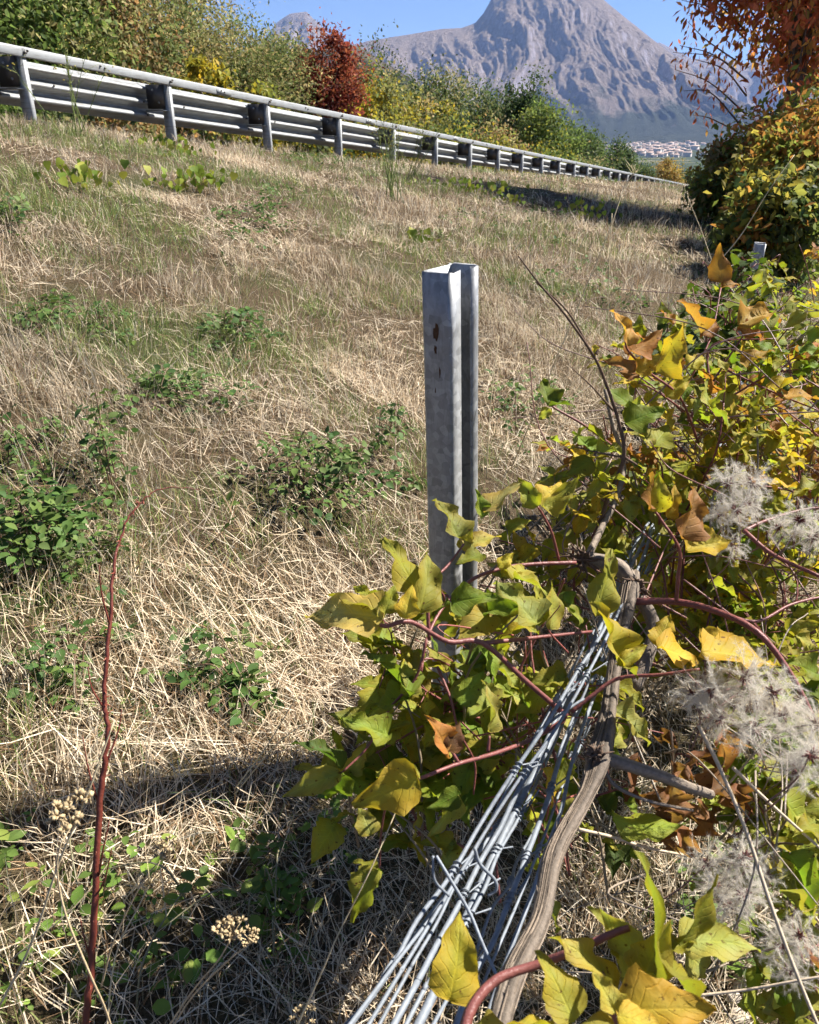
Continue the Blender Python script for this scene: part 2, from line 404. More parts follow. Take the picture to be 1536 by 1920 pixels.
ridge('mountain', [(380, 180), (470, 110), (520, 40), (545, 26), (575, 22), (600, 48), (640, 92), (720, 150), (800, 200)], 6800, 1500, 150, 60, m2, 200, 300, 7.7)
ridge('mountain', [(1080, 200), (1180, 120), (1236, 78), (1262, 92), (1300, 112), (1340, 108), (1400, 120), (1500, 90), (1700, 60), (1900, 120)], 8200, 1500, 200, 60, m2, 200, 400, 4.1)
ridge('hill', [(300, 170), (480, 150), (600, 90), (650, 80), (690, 96), (730, 122), (800, 168), (900, 228), (960, 262)], 900, 420, 150, 60, mat_mountain('hill_scrub', 110), 26, 60, 9.4, base=-40)
ridge('hill', [(860, 290), (960, 262), (1060, 258), (1180, 256), (1290, 254), (1420, 262), (1560, 250), (1800, 240)], 3900, 500, 160, 40, mat_mountain('foothill_scrub', 200), 30, 200, 5.1, expo=1.0)

# ------------------------------------------------------------------ haze
hm, nt, out = mat_new('haze_air')
pv = nt.nodes.new('ShaderNodeVolumePrincipled'); pv.inputs['Color'].default_value = (.36, .54, 1, 1)
pv.inputs['Density'].default_value = 5.0e-5; pv.inputs['Anisotropy'].default_value = 0.0
nt.links.new(pv.outputs[0], out.inputs['Volume'])
b = MB(); b.box((0, 5000, 760), (34000, 30000, 1660)); hz = b.build('haze', hm, kind='stuff')

# ------------------------------------------------------------------ town in the valley
hb = MB()
def house_mesh(w, l, h, roof):
    V = np.array([[-w, -l, -2], [w, -l, -2], [w, l, -2], [-w, l, -2], [-w, -l, h], [w, -l, h], [w, l, h], [-w, l, h]], float)
    Q = np.array([[0, 1, 5, 4], [1, 2, 6, 5], [2, 3, 7, 6], [3, 0, 4, 7]]); T = np.vstack([Q[:, [0, 1, 2]], Q[:, [0, 2, 3]]])
    e = 1.12
    R = np.array([[-w * e, -l * e, h - .3], [w * e, -l * e, h - .3], [w * e, l * e, h - .3], [-w * e, l * e, h - .3], [0, -l * e, h + roof], [0, l * e, h + roof]])
    RT = np.array([[0, 4, 5], [0, 5, 3], [1, 2, 5], [1, 5, 4], [0, 1, 4], [2, 3, 5]]) + 8
    return tri_mesh('house', np.vstack([V, R]), np.vstack([T, RT]), [M['house'], M['roof']], midx=[0] * 8 + [1] * 6)
hms = [house_mesh(7, 10, 11, 2.2), house_mesh(9, 14, 16, 2.2), house_mesh(6, 8, 9, 2)]
for i in range(230):
    px = random.gauss(1232, 52); dep = random.uniform(1900, 3600)
    if not 1120 < px < 1420: continue
    p = W(px, 260, dep); z = gz(p.x, p.y)
    put('house', random.choice(hms), None, Matrix.Translation((p.x, p.y, z)) @ Matrix.Rotation(random.uniform(0, 3.1), 4, 'Z') @ Matrix.Scale(random.uniform(.45, .75), 4),
        'tiny pale house with tiled roof in the distant valley town', 'house', 'houses of the valley town')

# ------------------------------------------------------------------ guardrail
T3 = Vector((TX, TY, -.0748)).normalized(); N3 = Vector((-TY, TX, 0))
base0 = hit(65, 235, 3)[0]
P0 = CAM + ray(74, 237) * 9.2; t0 = tn(P0.x, P0.y)[0]
SP = 2.45
root = thing('guardrail', xy(t0, RAIL_N) + (rail_z(t0),), 'galvanised steel crash barrier on posts running along the road', 'guardrail')
ax = np.array([list(Vector((TX, TY, 0))), list(N3), [0, 0, 1]])
pb = MB()      # U shaped post, open side along the road; local x along the road, y towards the road
pb.box((0, 0, .15), (.062, .006, 1.28)); pb.box((-.028, .066, .15), (.006, .126, 1.28)); pb.box((0, .132, .15), (.062, .006, 1.28))
post_me = pb.mesh('post', M['rail'])
sb = MB()      # box spacer that carries the beam
sb.box((-.045, .23, .575), (.006, .30, .30)); sb.box((.045, .23, .575), (.006, .30, .30)); sb.box((0, .23, .402), (.20, .30, .006)); sb.box((0, .23, .757), (.116, .30, .006))
spacer_me = sb.mesh('spacer', M['bolt'])
sb = MB(); sb.box((0, .21, .398), (.20, .34, .010)); shelf_me = sb.mesh('bracket', M['rail'])
bb = MB(); bb.tube([(0, -.018, .755), (0, -.052, .755)], [.017, .015], 6); bolt_me = bb.mesh('bolt', M['bolt'])
bb = MB(); bb.tube([(-.06, .16, .50), (-.075, .16, .50)], [.014, .014], 6); bb.tube([(-.06, .25, .66), (-.075, .25, .66)], [.014, .014], 6); bolt2_me = bb.mesh('bolt', M['rail'])
R4 = Matrix(((TX, -TY, 0, 0), (TY, TX, 0, 0), (0, 0, 1, 0), (0, 0, 0, 1)))
NP = 44
def rail_pt(i, dn=0, dz=0):
    t = t0 + SP * i; x, y = xy(t, RAIL_N + dn); return Vector((x, y, rail_z(t) + dz))
for i in range(-3, NP):
    Mx = Matrix.Translation(rail_pt(i)) @ R4 @ Matrix.Rotation(random.uniform(-.012, .012), 4, 'X')
    po = put('post', post_me, root, Mx)
    put('spacer', spacer_me, po, Mx); put('bracket', shelf_me, po, Mx); put('bolt', bolt_me, po, Mx)
    if i < 6: put('bolt', bolt2_me, po, Mx)
bb = MB(); bb.tube([(0, 0, 0), (0, -.014, 0)], [.014, .011], 6); bolt3_me = bb.mesh('bolt', M['bolt'])
for i in range(-1, 8):
    for f, dn, dz in [(.5, -.019, .76), (.47, -.019, .775), (.94, .36, .50), (.96, .36, .34), (.30, .37, .52), (.02, -.019, .78)]:
        put('bolt', bolt3_me, root, Matrix.Translation(rail_pt(i + f, dn, dz)) @ R4)
    if i % 2:
        m = MB(); m.box((0, -.022, .757), (.36, .004, .075)); m.build('joint_plate', M['rail'], root, M=Matrix.Translation(rail_pt(i + .5)) @ R4)
zs = np.linspace(0, .5, 22); wave = .068 * np.cos(zs / .5 * 3 * 2 * math.pi)
def profile_strip(name, i0, i1, prof, mat, smooth=True):
    ts = np.linspace(i0, i1, 9); V = []
    for k, a in enumerate(ts):
        for (dn, dz) in prof: V.append(tuple(rail_pt(a, dn, dz)))
    V = np.array(V).reshape(len(ts), len(prof), 3)
    me = tri_mesh(name, V.reshape(-1, 3), grid_tris(len(ts), len(prof)), mat, smooth=smooth)
    return put(name, me, root)
for i in range(-3, NP - 1, 2):
    j = .004 * (i % 4 - 1)
    profile_strip('beam', i - .03, i + 2.03, [(.43 + w + j, .25 + z + random.uniform(-.002, .002)) for z, w in zip(zs, wave)], M['rail'])
    th = .004
    profile_strip('top_strip', i + 1 - .01, i + 3 + .01, [(.03, .715 + j / 3), (-.012, .705 + j / 3), (-.018, .72 + j / 3), (-.018, .80 + j / 3), (-.010, .812 + j / 3), (.06, .812 + j / 3), (.064, .806)], M['rail'], False)

# ------------------------------------------------------------------ trees
def tree(label, base, height, rx, ncl, nleaf, size, pal, crown_lo=.25, clr=.24, cat='tree', name='tree', group=None, squash=1.0, elong=1.8, droop=.0, tr=.09, limbs=14, gap=.0, kind=None, lean=(0, 0)):
    b = Vector(base); root = thing(name, b, label, cat, group); nleaf = int(nleaf * DEN[0])
    tb = MB(); top = b + Vector((lean[0], lean[1], height * .72))
    trunk = [b + Vector((0, 0, -.3)), b.lerp(top, .35) + Vector((random.uniform(-.1, .1) * height * .3, random.uniform(-.1, .1) * height * .3, 0)), top]
    tb.tube(trunk, [tr * 1.2, tr * .8, tr * .25], 8, (1, 1, 1), .12, sub=6)
    cc = b + Vector((lean[0] * .7, lean[1] * .7, height * (crown_lo + 1) / 2)); rz = height * (1 - crown_lo) / 2
    cl = []
    while len(cl) < ncl:
        d = np.array([random.gauss(0, 1) for _ in range(3)]); d /= np.linalg.norm(d); k = random.random() ** .4
        bulge = .78 + .5 * vnoise(d[0] * 1.7 + base[0] * 3.1 + 7, d[1] * 1.7 + d[2] * 2.1 + base[1])
        p = np.array(cc) + d * k * bulge * np.array([rx, rx * squash, rz])
        if p[2] < b.z + .05: continue
        cl.append(p)
    cl = np.array(cl)
    tb.build('trunk', M['trunk'], root, True)
    for q in random.sample(range(ncl), min(limbs, ncl)):
        lb = MB(); s = b.lerp(top, random.uniform(.25, .9)); e = Vector(cl[q])
        mid = s.lerp(e, .5) + Vector((0, 0, .12 * (e - s).length))
        lb.tube([s, mid, e], [tr * .38, tr * .22, tr * .06], 5, (1, 1, 1), sub=5); lb.build('limb', M['trunk'], root, True)
    rg = np.random.default_rng(int(abs(base[0] * 37 + base[1] * 91)) + 5)
    wts = .4 + rg.random(ncl); ci = rg.choice(ncl, nleaf, p=wts / wts.sum())
    spread = np.array([clr * rx, clr * rx, clr * rx * .9]); spread *= 1.0
    csz = (.55 + .9 * rg.random((ncl, 1)))[ci]
    ctr = cl[ci] + rg.normal(0, 1, (nleaf, 3)) * spread * csz
    ctr[:, 2] = np.maximum(ctr[:, 2], b.z + .03)
    out = ctr - np.array(cc); out /= np.linalg.norm(out, axis=1)[:, None] + 1e-6
    d = rg.normal(0, 1, (nleaf, 3)) + out * .5 + np.array([0, 0, -droop * 2.2]); d /= np.linalg.norm(d, axis=1)[:, None]
    nrm = rg.normal(0, 1, (nleaf, 3)) + np.array([0, 0, .8]); sd = np.cross(d, nrm); sd /= np.linalg.norm(sd, axis=1)[:, None] + 1e-6
    nn = np.cross(sd, d)
    L = size * DEN[1] * (.6 + .8 * rg.random((nleaf, 1))); Wd = L / elong
    v0 = ctr - d * L * .5; v2 = ctr + d * L * .5; md = ctr - d * L * .06 
    v1 = md + sd * Wd * .5 + nn * Wd * .18; v3 = md - sd * Wd * .5 + nn * Wd * .18
    V = np.stack([v0, v1, v2, v3], 1).reshape(-1, 3); i = np.arange(nleaf)[:, None] * 4
    T = np.vstack([i + [0, 1, 2], i + [0, 2, 3]])
    pal = np.array(pal); pc = rg.choice(len(pal), ncl); pl = np.where(rg.random(nleaf) < .62, pc[ci], rg.choice(len(pal), nleaf))
    C = pal[pl] * (.65 + .7 * rg.random((nleaf, 1)))
    put('crown', tri_mesh('crown', V, T, M['tree_leaf'], np.repeat(C, 4, 0)), root, kind='stuff')
    return root, cl
def tree_at(px, topy, dep, wpx, label, pal, ncl=60, nleaf=9000, size=.10, lo=.1, **k):
    p = W(px, 240, dep); z = gz(p.x, p.y); top = W(px, topy, dep * 1.0)
    f = (p.y) / top.y; h = CAM.z + (top.z - CAM.z) * f - z
    return tree(label, (p.x, p.y, z), h * 1.0, wpx * dep / FPX / 2, ncl, nleaf, size, pal, lo, **k)
DEN = [1.5, 1.5]
OL = [(.16, .16, .055), (.20, .175, .075), (.115, .13, .045), (.24, .185, .08), (.09, .11, .035)]
GR = [(.075, .11, .025), (.10, .14, .03), (.055, .085, .02), (.13, .16, .04)]
DG = [(.045, .07, .022), (.06, .09, .028), (.035, .055, .018), (.085, .10, .035)]
YG = [(.26, .26, .04), (.34, .29, .035), (.18, .20, .04), (.40, .31, .03)]
YE = [(.50, .38, .03), (.42, .33, .03), (.30, .28, .04), (.55, .38, .04)]
RD = [(.27, .06, .04), (.34, .08, .045), (.19, .045, .03), (.38, .12, .05)]
BR = [(.26, .15, .06), (.20, .13, .06), (.17, .14, .06), (.30, .17, .06)]
OL, RD, GR, DG, BR = [[tuple(v * k for v in c) for c in p] for p, k in ((OL, 1.75), (RD, .8), (GR, 1.55), (DG, 1.6), (BR, 1.45))]
G1 = 'trees across the road'
tree_at(45, -90, 23, 330, 'dark green leafy tree at the top left corner behind the barrier', GR + OL[:2], 90, 15000, .12, .02, group=G1, clr=.20)
tree_at(225, -95, 26, 250, 'tall olive and brown tree behind the barrier, second from the left', OL + BR, 90, 14000, .10, .02, group=G1, clr=.19)
tree_at(345, -60, 29, 240, 'olive green tree behind the yellow shrub across the road', OL, 90, 14000, .10, .02, group=G1, clr=.18, elong=2.6)
tree_at(450, 14, 31, 250, 'broad olive green willowy bush left of the red bush', OL + GR[:1], 110, 17000, .10, .02, group=G1, clr=.17, elong=2.8)
tree_at(535, 72, 35, 150, 'rounded olive bush touching the red bush', OL + BR[:1], 70, 11000, .11, .02, group=G1, clr=.19, elong=2.4)
tree_at(120, 20, 27.5, 240, 'brownish bush among green trees at upper left behind the barrier', BR + OL, 60, 9000, .10, .02, group=G1)
tree_at(618, 76, 33, 104, 'dark red autumn bush behind the barrier', RD, 50, 9000, .10, .02, cat='bush', name='bush', clr=.24, group=G1)
tree_at(580, 78, 34, 50, 'small red brown bush leaning on the left of the dark red bush', RD + BR, 30, 3000, .10, .3, cat='bush', name='bush', clr=.24, group=G1)
tree_at(385, 112, 23, 100, 'small bright yellow shrub behind the barrier', YE, 34, 2600, .11, .1, cat='shrub', name='shrub', clr=.2)
tree_at(490, 168, 23.5, 100, 'low yellow green shrub just over the barrier', YG, 30, 2200, .11, .1, cat='shrub', name='shrub', clr=.2)
tree_at(715, 128, 40, 130, 'yellow flowering shrub right of the dark red bush', YG + YE + OL, 60, 6500, .12, .02, cat='shrub', name='shrub', clr=.19)
tree_at(790, 165, 42, 100, 'sparse yellow shrub in front of dark green trees', YE + OL, 40, 3600, .12, .02, cat='shrub', name='shrub', clr=.19)
tree_at(705, 108, 70, 130, 'dark green tree behind the yellow flowering shrub', DG + OL[:1], 60, 7000, .17, .02, group=G1)
tree_at(820, 140, 66, 130, 'dull green tree in the middle of the tree line', DG + OL[:2], 70, 9000, .16, .02, group=G1)
tree_at(900, 166, 72, 110, 'green tree left of the tallest dark tree', DG + OL[:1], 60, 8000, .17, .02, group=G1)
tree_at(972, 146, 64, 105, 'tallest dark green tree in front of the mountain', DG, 60, 8500, .17, .05, group=G1, clr=.2)
tree_at(1030, 214, 56, 110, 'bright mid green tree below the tallest dark tree', GR + YG[2:3], 60, 7500, .15, .02, group=G1)
tree_at(935, 240, 46, 110, 'dry yellow brown shrub below the tallest dark tree', BR + YE[2:3] + OL, 40, 3200, .12, .02, cat='shrub', name='shrub')
tree_at(1092, 238, 78, 84, 'dark green tree right of the bright green tree', DG + GR[:1], 50, 6000, .18, .02, group=G1)
tree_at(1135, 262, 92, 76, 'small dark tree near the end of the tree line', DG, 40, 4500, .2, .02, group=G1)
tree_at(1172, 284, 104, 62, 'last dark green tree before the valley', DG + GR[:1], 40, 4000, .2, .02, group=G1)
tree_at(1215, 312, 125, 62, 'low dark bush past the end of the tree line', DG, 30, 3000, .22, .02, group=G1)
tree_at(1264, 302, 118, 56, 'orange yellow tree in the valley behind the end of the barrier', [(.42, .27, .05), (.36, .22, .06), (.3, .24, .06)], 36, 3500, .2, .02, group=G1)
tree_at(1310, 318, 128, 70, 'dark bush behind the end of the barrier beside the red tree', DG, 30, 3000, .22, .02, group=G1)
# scrub seen under and through the barrier
k = 0
for px, dep, w, ty, pal, lab in [(30, 20, 150, 205, GR, 'green scrub seen under the barrier at its left end'), (130, 20.5, 160, 215, DG + OL, 'dull green scrub seen through the barrier, second from left'), (250, 21, 150, 222, OL + BR, 'brown green scrub seen under the second barrier bay'),
                                 (370, 22.5, 150, 225, DG + BR, 'dark scrub seen under the third barrier bay'), (455, 23, 120, 240, YG, 'yellow green weeds seen under the third barrier bay'), (560, 25, 130, 250, YG + DG, 'yellow leaved weeds seen under the fourth barrier bay'),
                                 (640, 27, 120, 245, YE + DG, 'golden weeds seen under the barrier below the red bush'), (740, 31, 130, 240, OL + YG, 'olive weeds seen through the barrier below yellow shrub'), (840, 36, 130, 262, YG + GR, 'yellow green scrub seen through the barrier in mid picture'),
                                 (930, 43, 120, 275, YG, 'bright yellow green scrub under the barrier below the dark tree'), (1010, 50, 110, 285, GR + YG, 'green scrub under the far half of the barrier'), (1090, 62, 110, 295, DG + OL, 'dark scrub under the far end of the barrier')]:
    tree_at(px, ty, dep, w, lab, pal, 34, 2600, .12, .0, cat='scrub', name='scrub', clr=.3, limbs=5, tr=.03)

# the red tree on the right
DEN = [1.5, 1.25]
rt = W(1395, 392, 14.0); rtz = gz(rt.x, rt.y)
RT = [(.58, .17, .065), (.50, .13, .055), (.64, .26, .075), (.42, .14, .05), (.56, .32, .075)]
red_root, rcl = tree('tall autumn tree with rust red leaves at the right edge', (rt.x + .5, rt.y, rtz), 7.0, 1.75, 90, 14500, .115, RT + [(.25, .20, .05)], .22, .20, elong=2.3, droop=.5, tr=.10, limbs=40)
LG = [(.20, .25, .045), (.27, .27, .05), (.15, .19, .035), (.36, .30, .05), (.42, .20, .045)]
for px, dep, w, ty, pal, lab, nl in [(1385, 12.5, 115, 280, LG + OL, 'dark leafy bush under the left side of the red tree', 3200), (1490, 11.5, 170, 165, LG + RT[2:3], 'tall green and yellow shrub in front of the red tree', 8000), (1420, 13, 130, 235, LG + RT[:2], 'rust and green shrub in the middle of the red tree', 7000), (1540, 9.5, 170, 205, LG, 'leafy green shrub at the right edge below the red tree', 9000),
                                     (1490, 8.0, 170, 330, LG + DG, 'low green shrub between red tree and fence vine', 6000), (1440, 9.5, 120, 360, GR + LG, 'low dark shrub at the foot of the red tree', 4500), (1345, 17, 60, 345, GR, 'small dark bush at the end of the slope', 2500)]:
    tree_at(px, ty, dep, w, lab, pal, 50, nl, .085, .0, cat='shrub', name='shrub', clr=.24, limbs=12, tr=.03, elong=2.0, group='shrubs around the red tree', droop=.2)
# single hanging leaves on the outer twigs of the red tree
lm = MB(); lm.add([(0, 0, 0), (.021, .045, .006), (.017, .075, .004), (0, .11, -.006), (-.017, .075, .004), (-.021, .045, .006), (0, .05, 0)], [[0, 1, 6], [1, 2, 6], [2, 3, 6], [3, 4, 6], [4, 5, 6], [5, 0, 6]])
red_leaf = []
for c in RT: red_leaf.append(tri_mesh('leaf', lm.V[0], lm.T[0], M['tree_leaf'], np.tile(np.array(c) * 1.1, (7, 1))))
for (x0, y0, x1, y1) in [(1400, 75, 1278, 0), (1400, 150, 1275, 85), (1400, 150, 1262, 98), (1400, 215, 1265, 130), (1385, 230, 1282, 170), (1390, 120, 1290, 40), (1400, 60, 1310, -20), (1420, 40, 1340, -40), (1390, 250, 1300, 215), (1400, 180, 1300, 110)]:
    dd = 13.6 + random.uniform(-.5, .5)
    a, e = W(x0, y0, dd), W(x1, y1, dd); mid = a.lerp(e, .5) + Vector((random.gauss(0, .12), random.gauss(0, .12), random.uniform(.02, .22)))
    tb = MB(); tb.tube([a, mid, e], [.016, .010, .004], 5, (1, .8, .8), sub=6); tb.build('twig', M['trunk'], red_root, True)
    Pq, _ = spline([a, mid, e], .01, 14)
    for q in range(6, len(Pq)):
        p = Vector(Pq[q]) + Vector((random.gauss(0, .09), random.gauss(0, .12), random.gauss(0, .09)))
        d = Vector((random.gauss(0, .45), random.gauss(0, .45), -1)).normalized()
        Mx = Matrix.Translation(p) @ d.to_track_quat('Y', 'Z').to_matrix().to_4x4() @ Matrix.Rotation(random.uniform(0, 6.28), 4, 'Y') @ Matrix.Scale(random.uniform(.75, 1.25), 4)
        put('leaf', random.choice(red_leaf), red_root, Mx)

# ------------------------------------------------------------------ mown dry grass
def pick(c0, c1, f): return np.array(c0) * (1 - f) + np.array(c1) * f
def grass():
    rg = np.random.default_rng(5); V = []; T = []; C = []; n0 = 0
    bands = [(.55, 2.2, 10500), (2.2, 4, 6000), (4, 7, 3000), (7, 12, 1150), (12, 22, 240), (22, 45, 50)]
    for lo, hi, dens in bands:
        half = 1.0 if hi < 3 else .80
        area = half * (hi * hi - lo * lo); n = int(area * dens)
        r = np.sqrt(rg.random(n) * (hi * hi - lo * lo) + lo * lo); az = (rg.random(n) * 2 - 1) * half
        x = r * np.sin(az); y = r * np.cos(az); t, nn = tn(x, y)
        # half of the blades grow in tufts
        nt_ = max(1, n // 45); ti = rg.integers(0, nt_, n); tufted = rg.random(n) < .5; orr = rg.normal(0, 1, (n, 2)) * (.022 + .028 * rg.random(nt_)[ti])[:, None] * (1 if hi < 8 else 1.6)
        tx_, ty_ = x[:nt_][ti], y[:nt_][ti]; x = np.where(tufted, tx_ + orr[:, 0], x); y = np.where(tufted, ty_ + orr[:, 1], y); r = np.where(tufted, np.hypot(x, y), r)
        tg = rg.random(nt_)[ti]; tl = (.6 + .9 * rg.random(nt_))[ti]; ta_ = np.arctan2(orr[:, 1], orr[:, 0]); t, nn = tn(x, y)
        den = fbm(x * 1.3 + 40, y * 1.3, 3)
        keep = (nn < RAIL_N + .5) & (nn > -6) & (rg.random(n) < np.clip((den - .22) * 3.2, np.where(r < 2.6, .62, .34), 1))
        x, y, r, t, nn, tufted, tg, tl, ta_ = [q[keep] for q in (x, y, r, t, nn, tufted, tg, tl, ta_)]; n = len(x)
        gp = fbm(x * 1.1 + 11, y * 1.1 + 4, 4, .6); tall = fbm(x * .9 + 3, y * .9 + 70, 3); flow = fbm(x * .5 + 90, y * .5, 2) * 12
        gpr = np.clip((gp - np.where(r > 4.5, .45, .49)) * 5.5, .04, .85) * (1 - .3 * (r < 2.5))
        green = np.where(tufted, (tg < gpr) & (rg.random(n) < .8), rg.random(n) < gpr * .8)
        lying = (rg.random(n) < np.clip(.66 - (tall - .45) * 2.5, .25, .9)) & ~green & ~(tufted & (rg.random(n) < .8))
        w = np.maximum(.0011 + .0016 * rg.random(n), r * .00054 * (.7 + .6 * rg.random(n)))
        L = np.where(lying, .04 + .15 * rg.random(n) ** 1.5, .04 + (.06 + .24 * np.clip(tall - .22, 0, 1)) * rg.random(n) ** .8)
        L = np.where(green, .04 + .11 * rg.random(n), L)
        L *= np.where(r > 10, 1.1, 1) * np.where(tufted, tl, 1)
        a = np.where(tufted & ~lying, ta_ + rg.normal(0, .5, n), flow + rg.normal(0, 1.3, n)); dx, dy = np.cos(a), np.sin(a)
        el = np.where(lying, rg.normal(.10, .22, n), rg.normal(1.15, .28, n)); bend = np.where(lying, rg.normal(0, .25, n), -np.abs(rg.normal(.25, .4, n)))
        h0 = np.where(lying, .002 + .05 * rg.random(n) ** 1.4, -.01)
        p0 = np.stack([x, y, ground(x, y) + h0], 1)
        c1 = np.cos(el); s1 = np.sin(el); c2 = np.cos(el + bend); s2 = np.sin(el + bend)
        m = np.stack([x + dx * c1 * L * .5, y + dy * c1 * L * .5], 1); e = np.stack([m[:, 0] + dx * c2 * L * .5, m[:, 1] + dy * c2 * L * .5], 1)
        gm = ground(m[:, 0], m[:, 1]); ge = ground(e[:, 0], e[:, 1]); gb = p0[:, 2] - h0
        zm = np.where(lying, gm, gb) + h0 + s1 * L * .5; ze = np.where(lying, ge, gb) + h0 + s1 * L * .5 + s2 * L * .5
        zm = np.where(lying, np.maximum(zm, gm + .003), zm); ze = np.where(lying, np.maximum(ze, ge + .002), ze)
        pm = np.column_stack([m, zm]); pe = np.column_stack([e, ze])
        rot = rg.random(n) * 6.28; sx = -dy * np.cos(rot); sy = dx * np.cos(rot); sz = np.sin(rot) * np.where(lying, .4, .25)
        sx = np.where(lying, -dy, np.cos(rot)); sy = np.where(lying, dx, np.sin(rot))
        s = np.stack([sx, sy, sz], 1) * (w / 2)[:, None]
        vv = np.stack([p0 - s, p0 + s, pm - s * .85, pm + s * .85, pe], 1).reshape(-1, 3)
        i = np.arange(n)[:, None] * 5 + n0; n0 += n * 5
        V.append(vv); T += [i + [0, 1, 3], i + [0, 3, 2], i + [2, 3, 4]]
        f = rg.random((n, 1)); g = rg.random((n, 1))
        straw = np.array([.62, .48, .31]) * (1 - f) + np.array([.85, .73, .55]) * f
        straw = np.where(g < .28, np.array([.27, .17, .09]) * (.4 + .9 * f), straw)
        straw = np.where(g > .9, np.array([.40, .36, .28]) * (.6 + .6 * f), straw)
        tone = (.45 + 1.1 * fbm(x * .8 + 20, y * .8 + 31, 4, .65))[:, None]
        gcol = np.where(g < .5, np.array([.14, .22, .05]), np.array([.27, .30, .09])) * (.6 + .8 * f)
        cc = np.where(green[:, None], gcol, straw * tone)
        C.append(np.repeat(cc, 5, 0))
    return tri_mesh('dry_grass', np.vstack(V), np.vstack(T), M['grass'], np.vstack(C))
put('dry_grass', grass(), kind='stuff', label='mown straw coloured grass mixed with green blades on the slope', cat='grass')

# ------------------------------------------------------------------ leaves as meshes
def leaf_mesh(name, prof, mat, fold=.25, curl=.3, wav=.0, cross=2, seed=0, uv=True, twist=0.0):
    """leaf of length 1 along +y, prof = list of (s, half width); folded on the midrib, bent along its length"""
    rg = random.Random(seed); V = []; UV = []; rows = []
    a = 0; y = z = 0; ps = 0
    lat = [-1, -.5, 0, .5, 1] if cross == 2 else [-1, 0, 1]
    for k, (s, w) in enumerate(prof):
        ds = s - ps; ps = s; a = -curl * s; y += ds * math.cos(a * 1.6); z += ds * math.sin(a * 1.6)
        row = []
        for q in lat:
            ww = w * (1 + (rg.uniform(-.10, .10) if abs(q) == 1 else 0))
            xx = q * ww; zz = z + fold * abs(xx) * (1 - .35 * abs(q)) + wav * math.sin(s * 11 + q * 2 + seed) * abs(q) * .06
            th = twist * s; X, Z = xx * math.cos(th) - (zz - z) * math.sin(th), z + xx * math.sin(th) + (zz - z) * math.cos(th)
            row.append(len(V)); V.append((X, y - (abs(q) * ww * .18), Z)); UV.append((abs(q), s))
        rows.append(row)
    T = []
    for r0, r1 in zip(rows[:-1], rows[1:]):
        for j in range(len(lat) - 1): T += [(r0[j], r0[j + 1], r1[j + 1]), (r0[j], r1[j + 1], r1[j])]
    me = tri_mesh(name, V, T, mat, smooth=True)
    l = me.uv_layers.new(name='UVMap'); idx = np.empty(len(me.loops), np.int32); me.loops.foreach_get('vertex_index', idx)
    l.data.foreach_set('uv', np.array(UV, np.float32)[idx].ravel()); return me
OV = [(0, .01), (.05, .15), (.13, .25), (.22, .305), (.28, .295), (.36, .315), (.43, .28), (.50, .285), (.57, .235), (.64, .225), (.72, .165), (.88, .07), (1, .003)]
TO = [(0, .01), (.05, .17), (.15, .28), (.28, .345), (.36, .30), (.44, .315), (.52, .27), (.58, .215), (.66, .225), (.74, .16), (.87, .075), (1, .003)]
NA = [(0, .01), (.06, .11), (.16, .19), (.25, .235), (.31, .215), (.40, .235), (.46, .195), (.55, .20), (.61, .155), (.72, .125), (.86, .06), (1, .003)]
LO = [(0, .01), (.05, .17), (.15, .28), (.25, .33), (.36, .375), (.42, .29), (.50, .24), (.57, .27), (.65, .24), (.70, .17), (.80, .12), (.9, .06), (1, .003)]
vleaf = [leaf_mesh('leaf', p, M['vine_leaf'], f, c, w, 2, sd, True, tw) for sd, (p, f, c, w, tw) in enumerate([
    (OV, .45, .15, 1, 0), (OV, .9, .3, 1.5, .25), (OV, .3, .4, 1, -.3), (TO, .5, .2, 1.2, .15), (TO, 1.0, .3, 1.8, -.3), (TO, .35, .4, 1.8, .4), (LO, .5, .2, 1.2, 0), (NA, .7, .25, 1.8, .15), (OV, 1.2, .2, 2, -.15), (NA, .4, .35, 1.5, -.2), (TO, .8, .1, 2.5, .1), (NA, 1.1, .45, 1.5, 0)])]
dleaf = [leaf_mesh('dead_leaf', p, M['vine_leaf'], f, c, 4, 2, sd + 50, True, tw) for sd, (p, f, c, tw) in enumerate([(OV, 1.6, .8, .8), (TO, 1.2, 1.1, -.9), (LO, 2.0, .6, 1.3)])]
sleaf = [leaf_mesh('leaf', [(0, .01), (.08, .2), (.28, .33), (.52, .29), (.78, .14), (1, .005)], M['vine_leaf'], f, c, 1, 1, sd + 20) for sd, (f, c) in enumerate([(.3, .2), (.55, .4), (.2, .5), (.7, .15)])]

def leaf_matrix(b, tip, nrm, wide=1.0):
    y = (tip - b); L = y.length; y = y / max(L, 1e-6)
    x = y.cross(nrm); x = x.normalized() if x.length > 1e-4 else y.orthogonal().normalized()
    z = x.cross(y)
    return Matrix(((x.x * L * wide, y.x * L, z.x * L, b.x), (x.y * L * wide, y.y * L, z.y * L, b.y), (x.z * L * wide, y.z * L, z.z * L, b.z), (0, 0, 0, 1)))
PAL = {'yg': [(.25, .285, .05), (.215, .255, .045), (.29, .305, .07)], 'y': [(.38, .36, .055), (.33, .325, .055), (.42, .36, .065)], 'g': [(.15, .24, .04), (.18, .27, .045), (.12, .20, .035)], 'dg': [(.05, .09, .022), (.065, .11, .028)],
       'o': [(.31, .18, .06), (.26, .145, .06), (.36, .25, .065)], 't': [(.29, .30, .10), (.32, .32, .12), (.25, .28, .08)], 'b': [(.20, .12, .07), (.26, .165, .10), (.15, .085, .05)], 'lg': [(.25, .315, .065), (.29, .34, .10)]}
def colr(k):
    c = random.choice(PAL[k]); f = random.uniform(.8, 1.25) * 1.18; return (c[0] * f * random.uniform(.93, 1.07), c[1] * f, c[2] * f, 1)
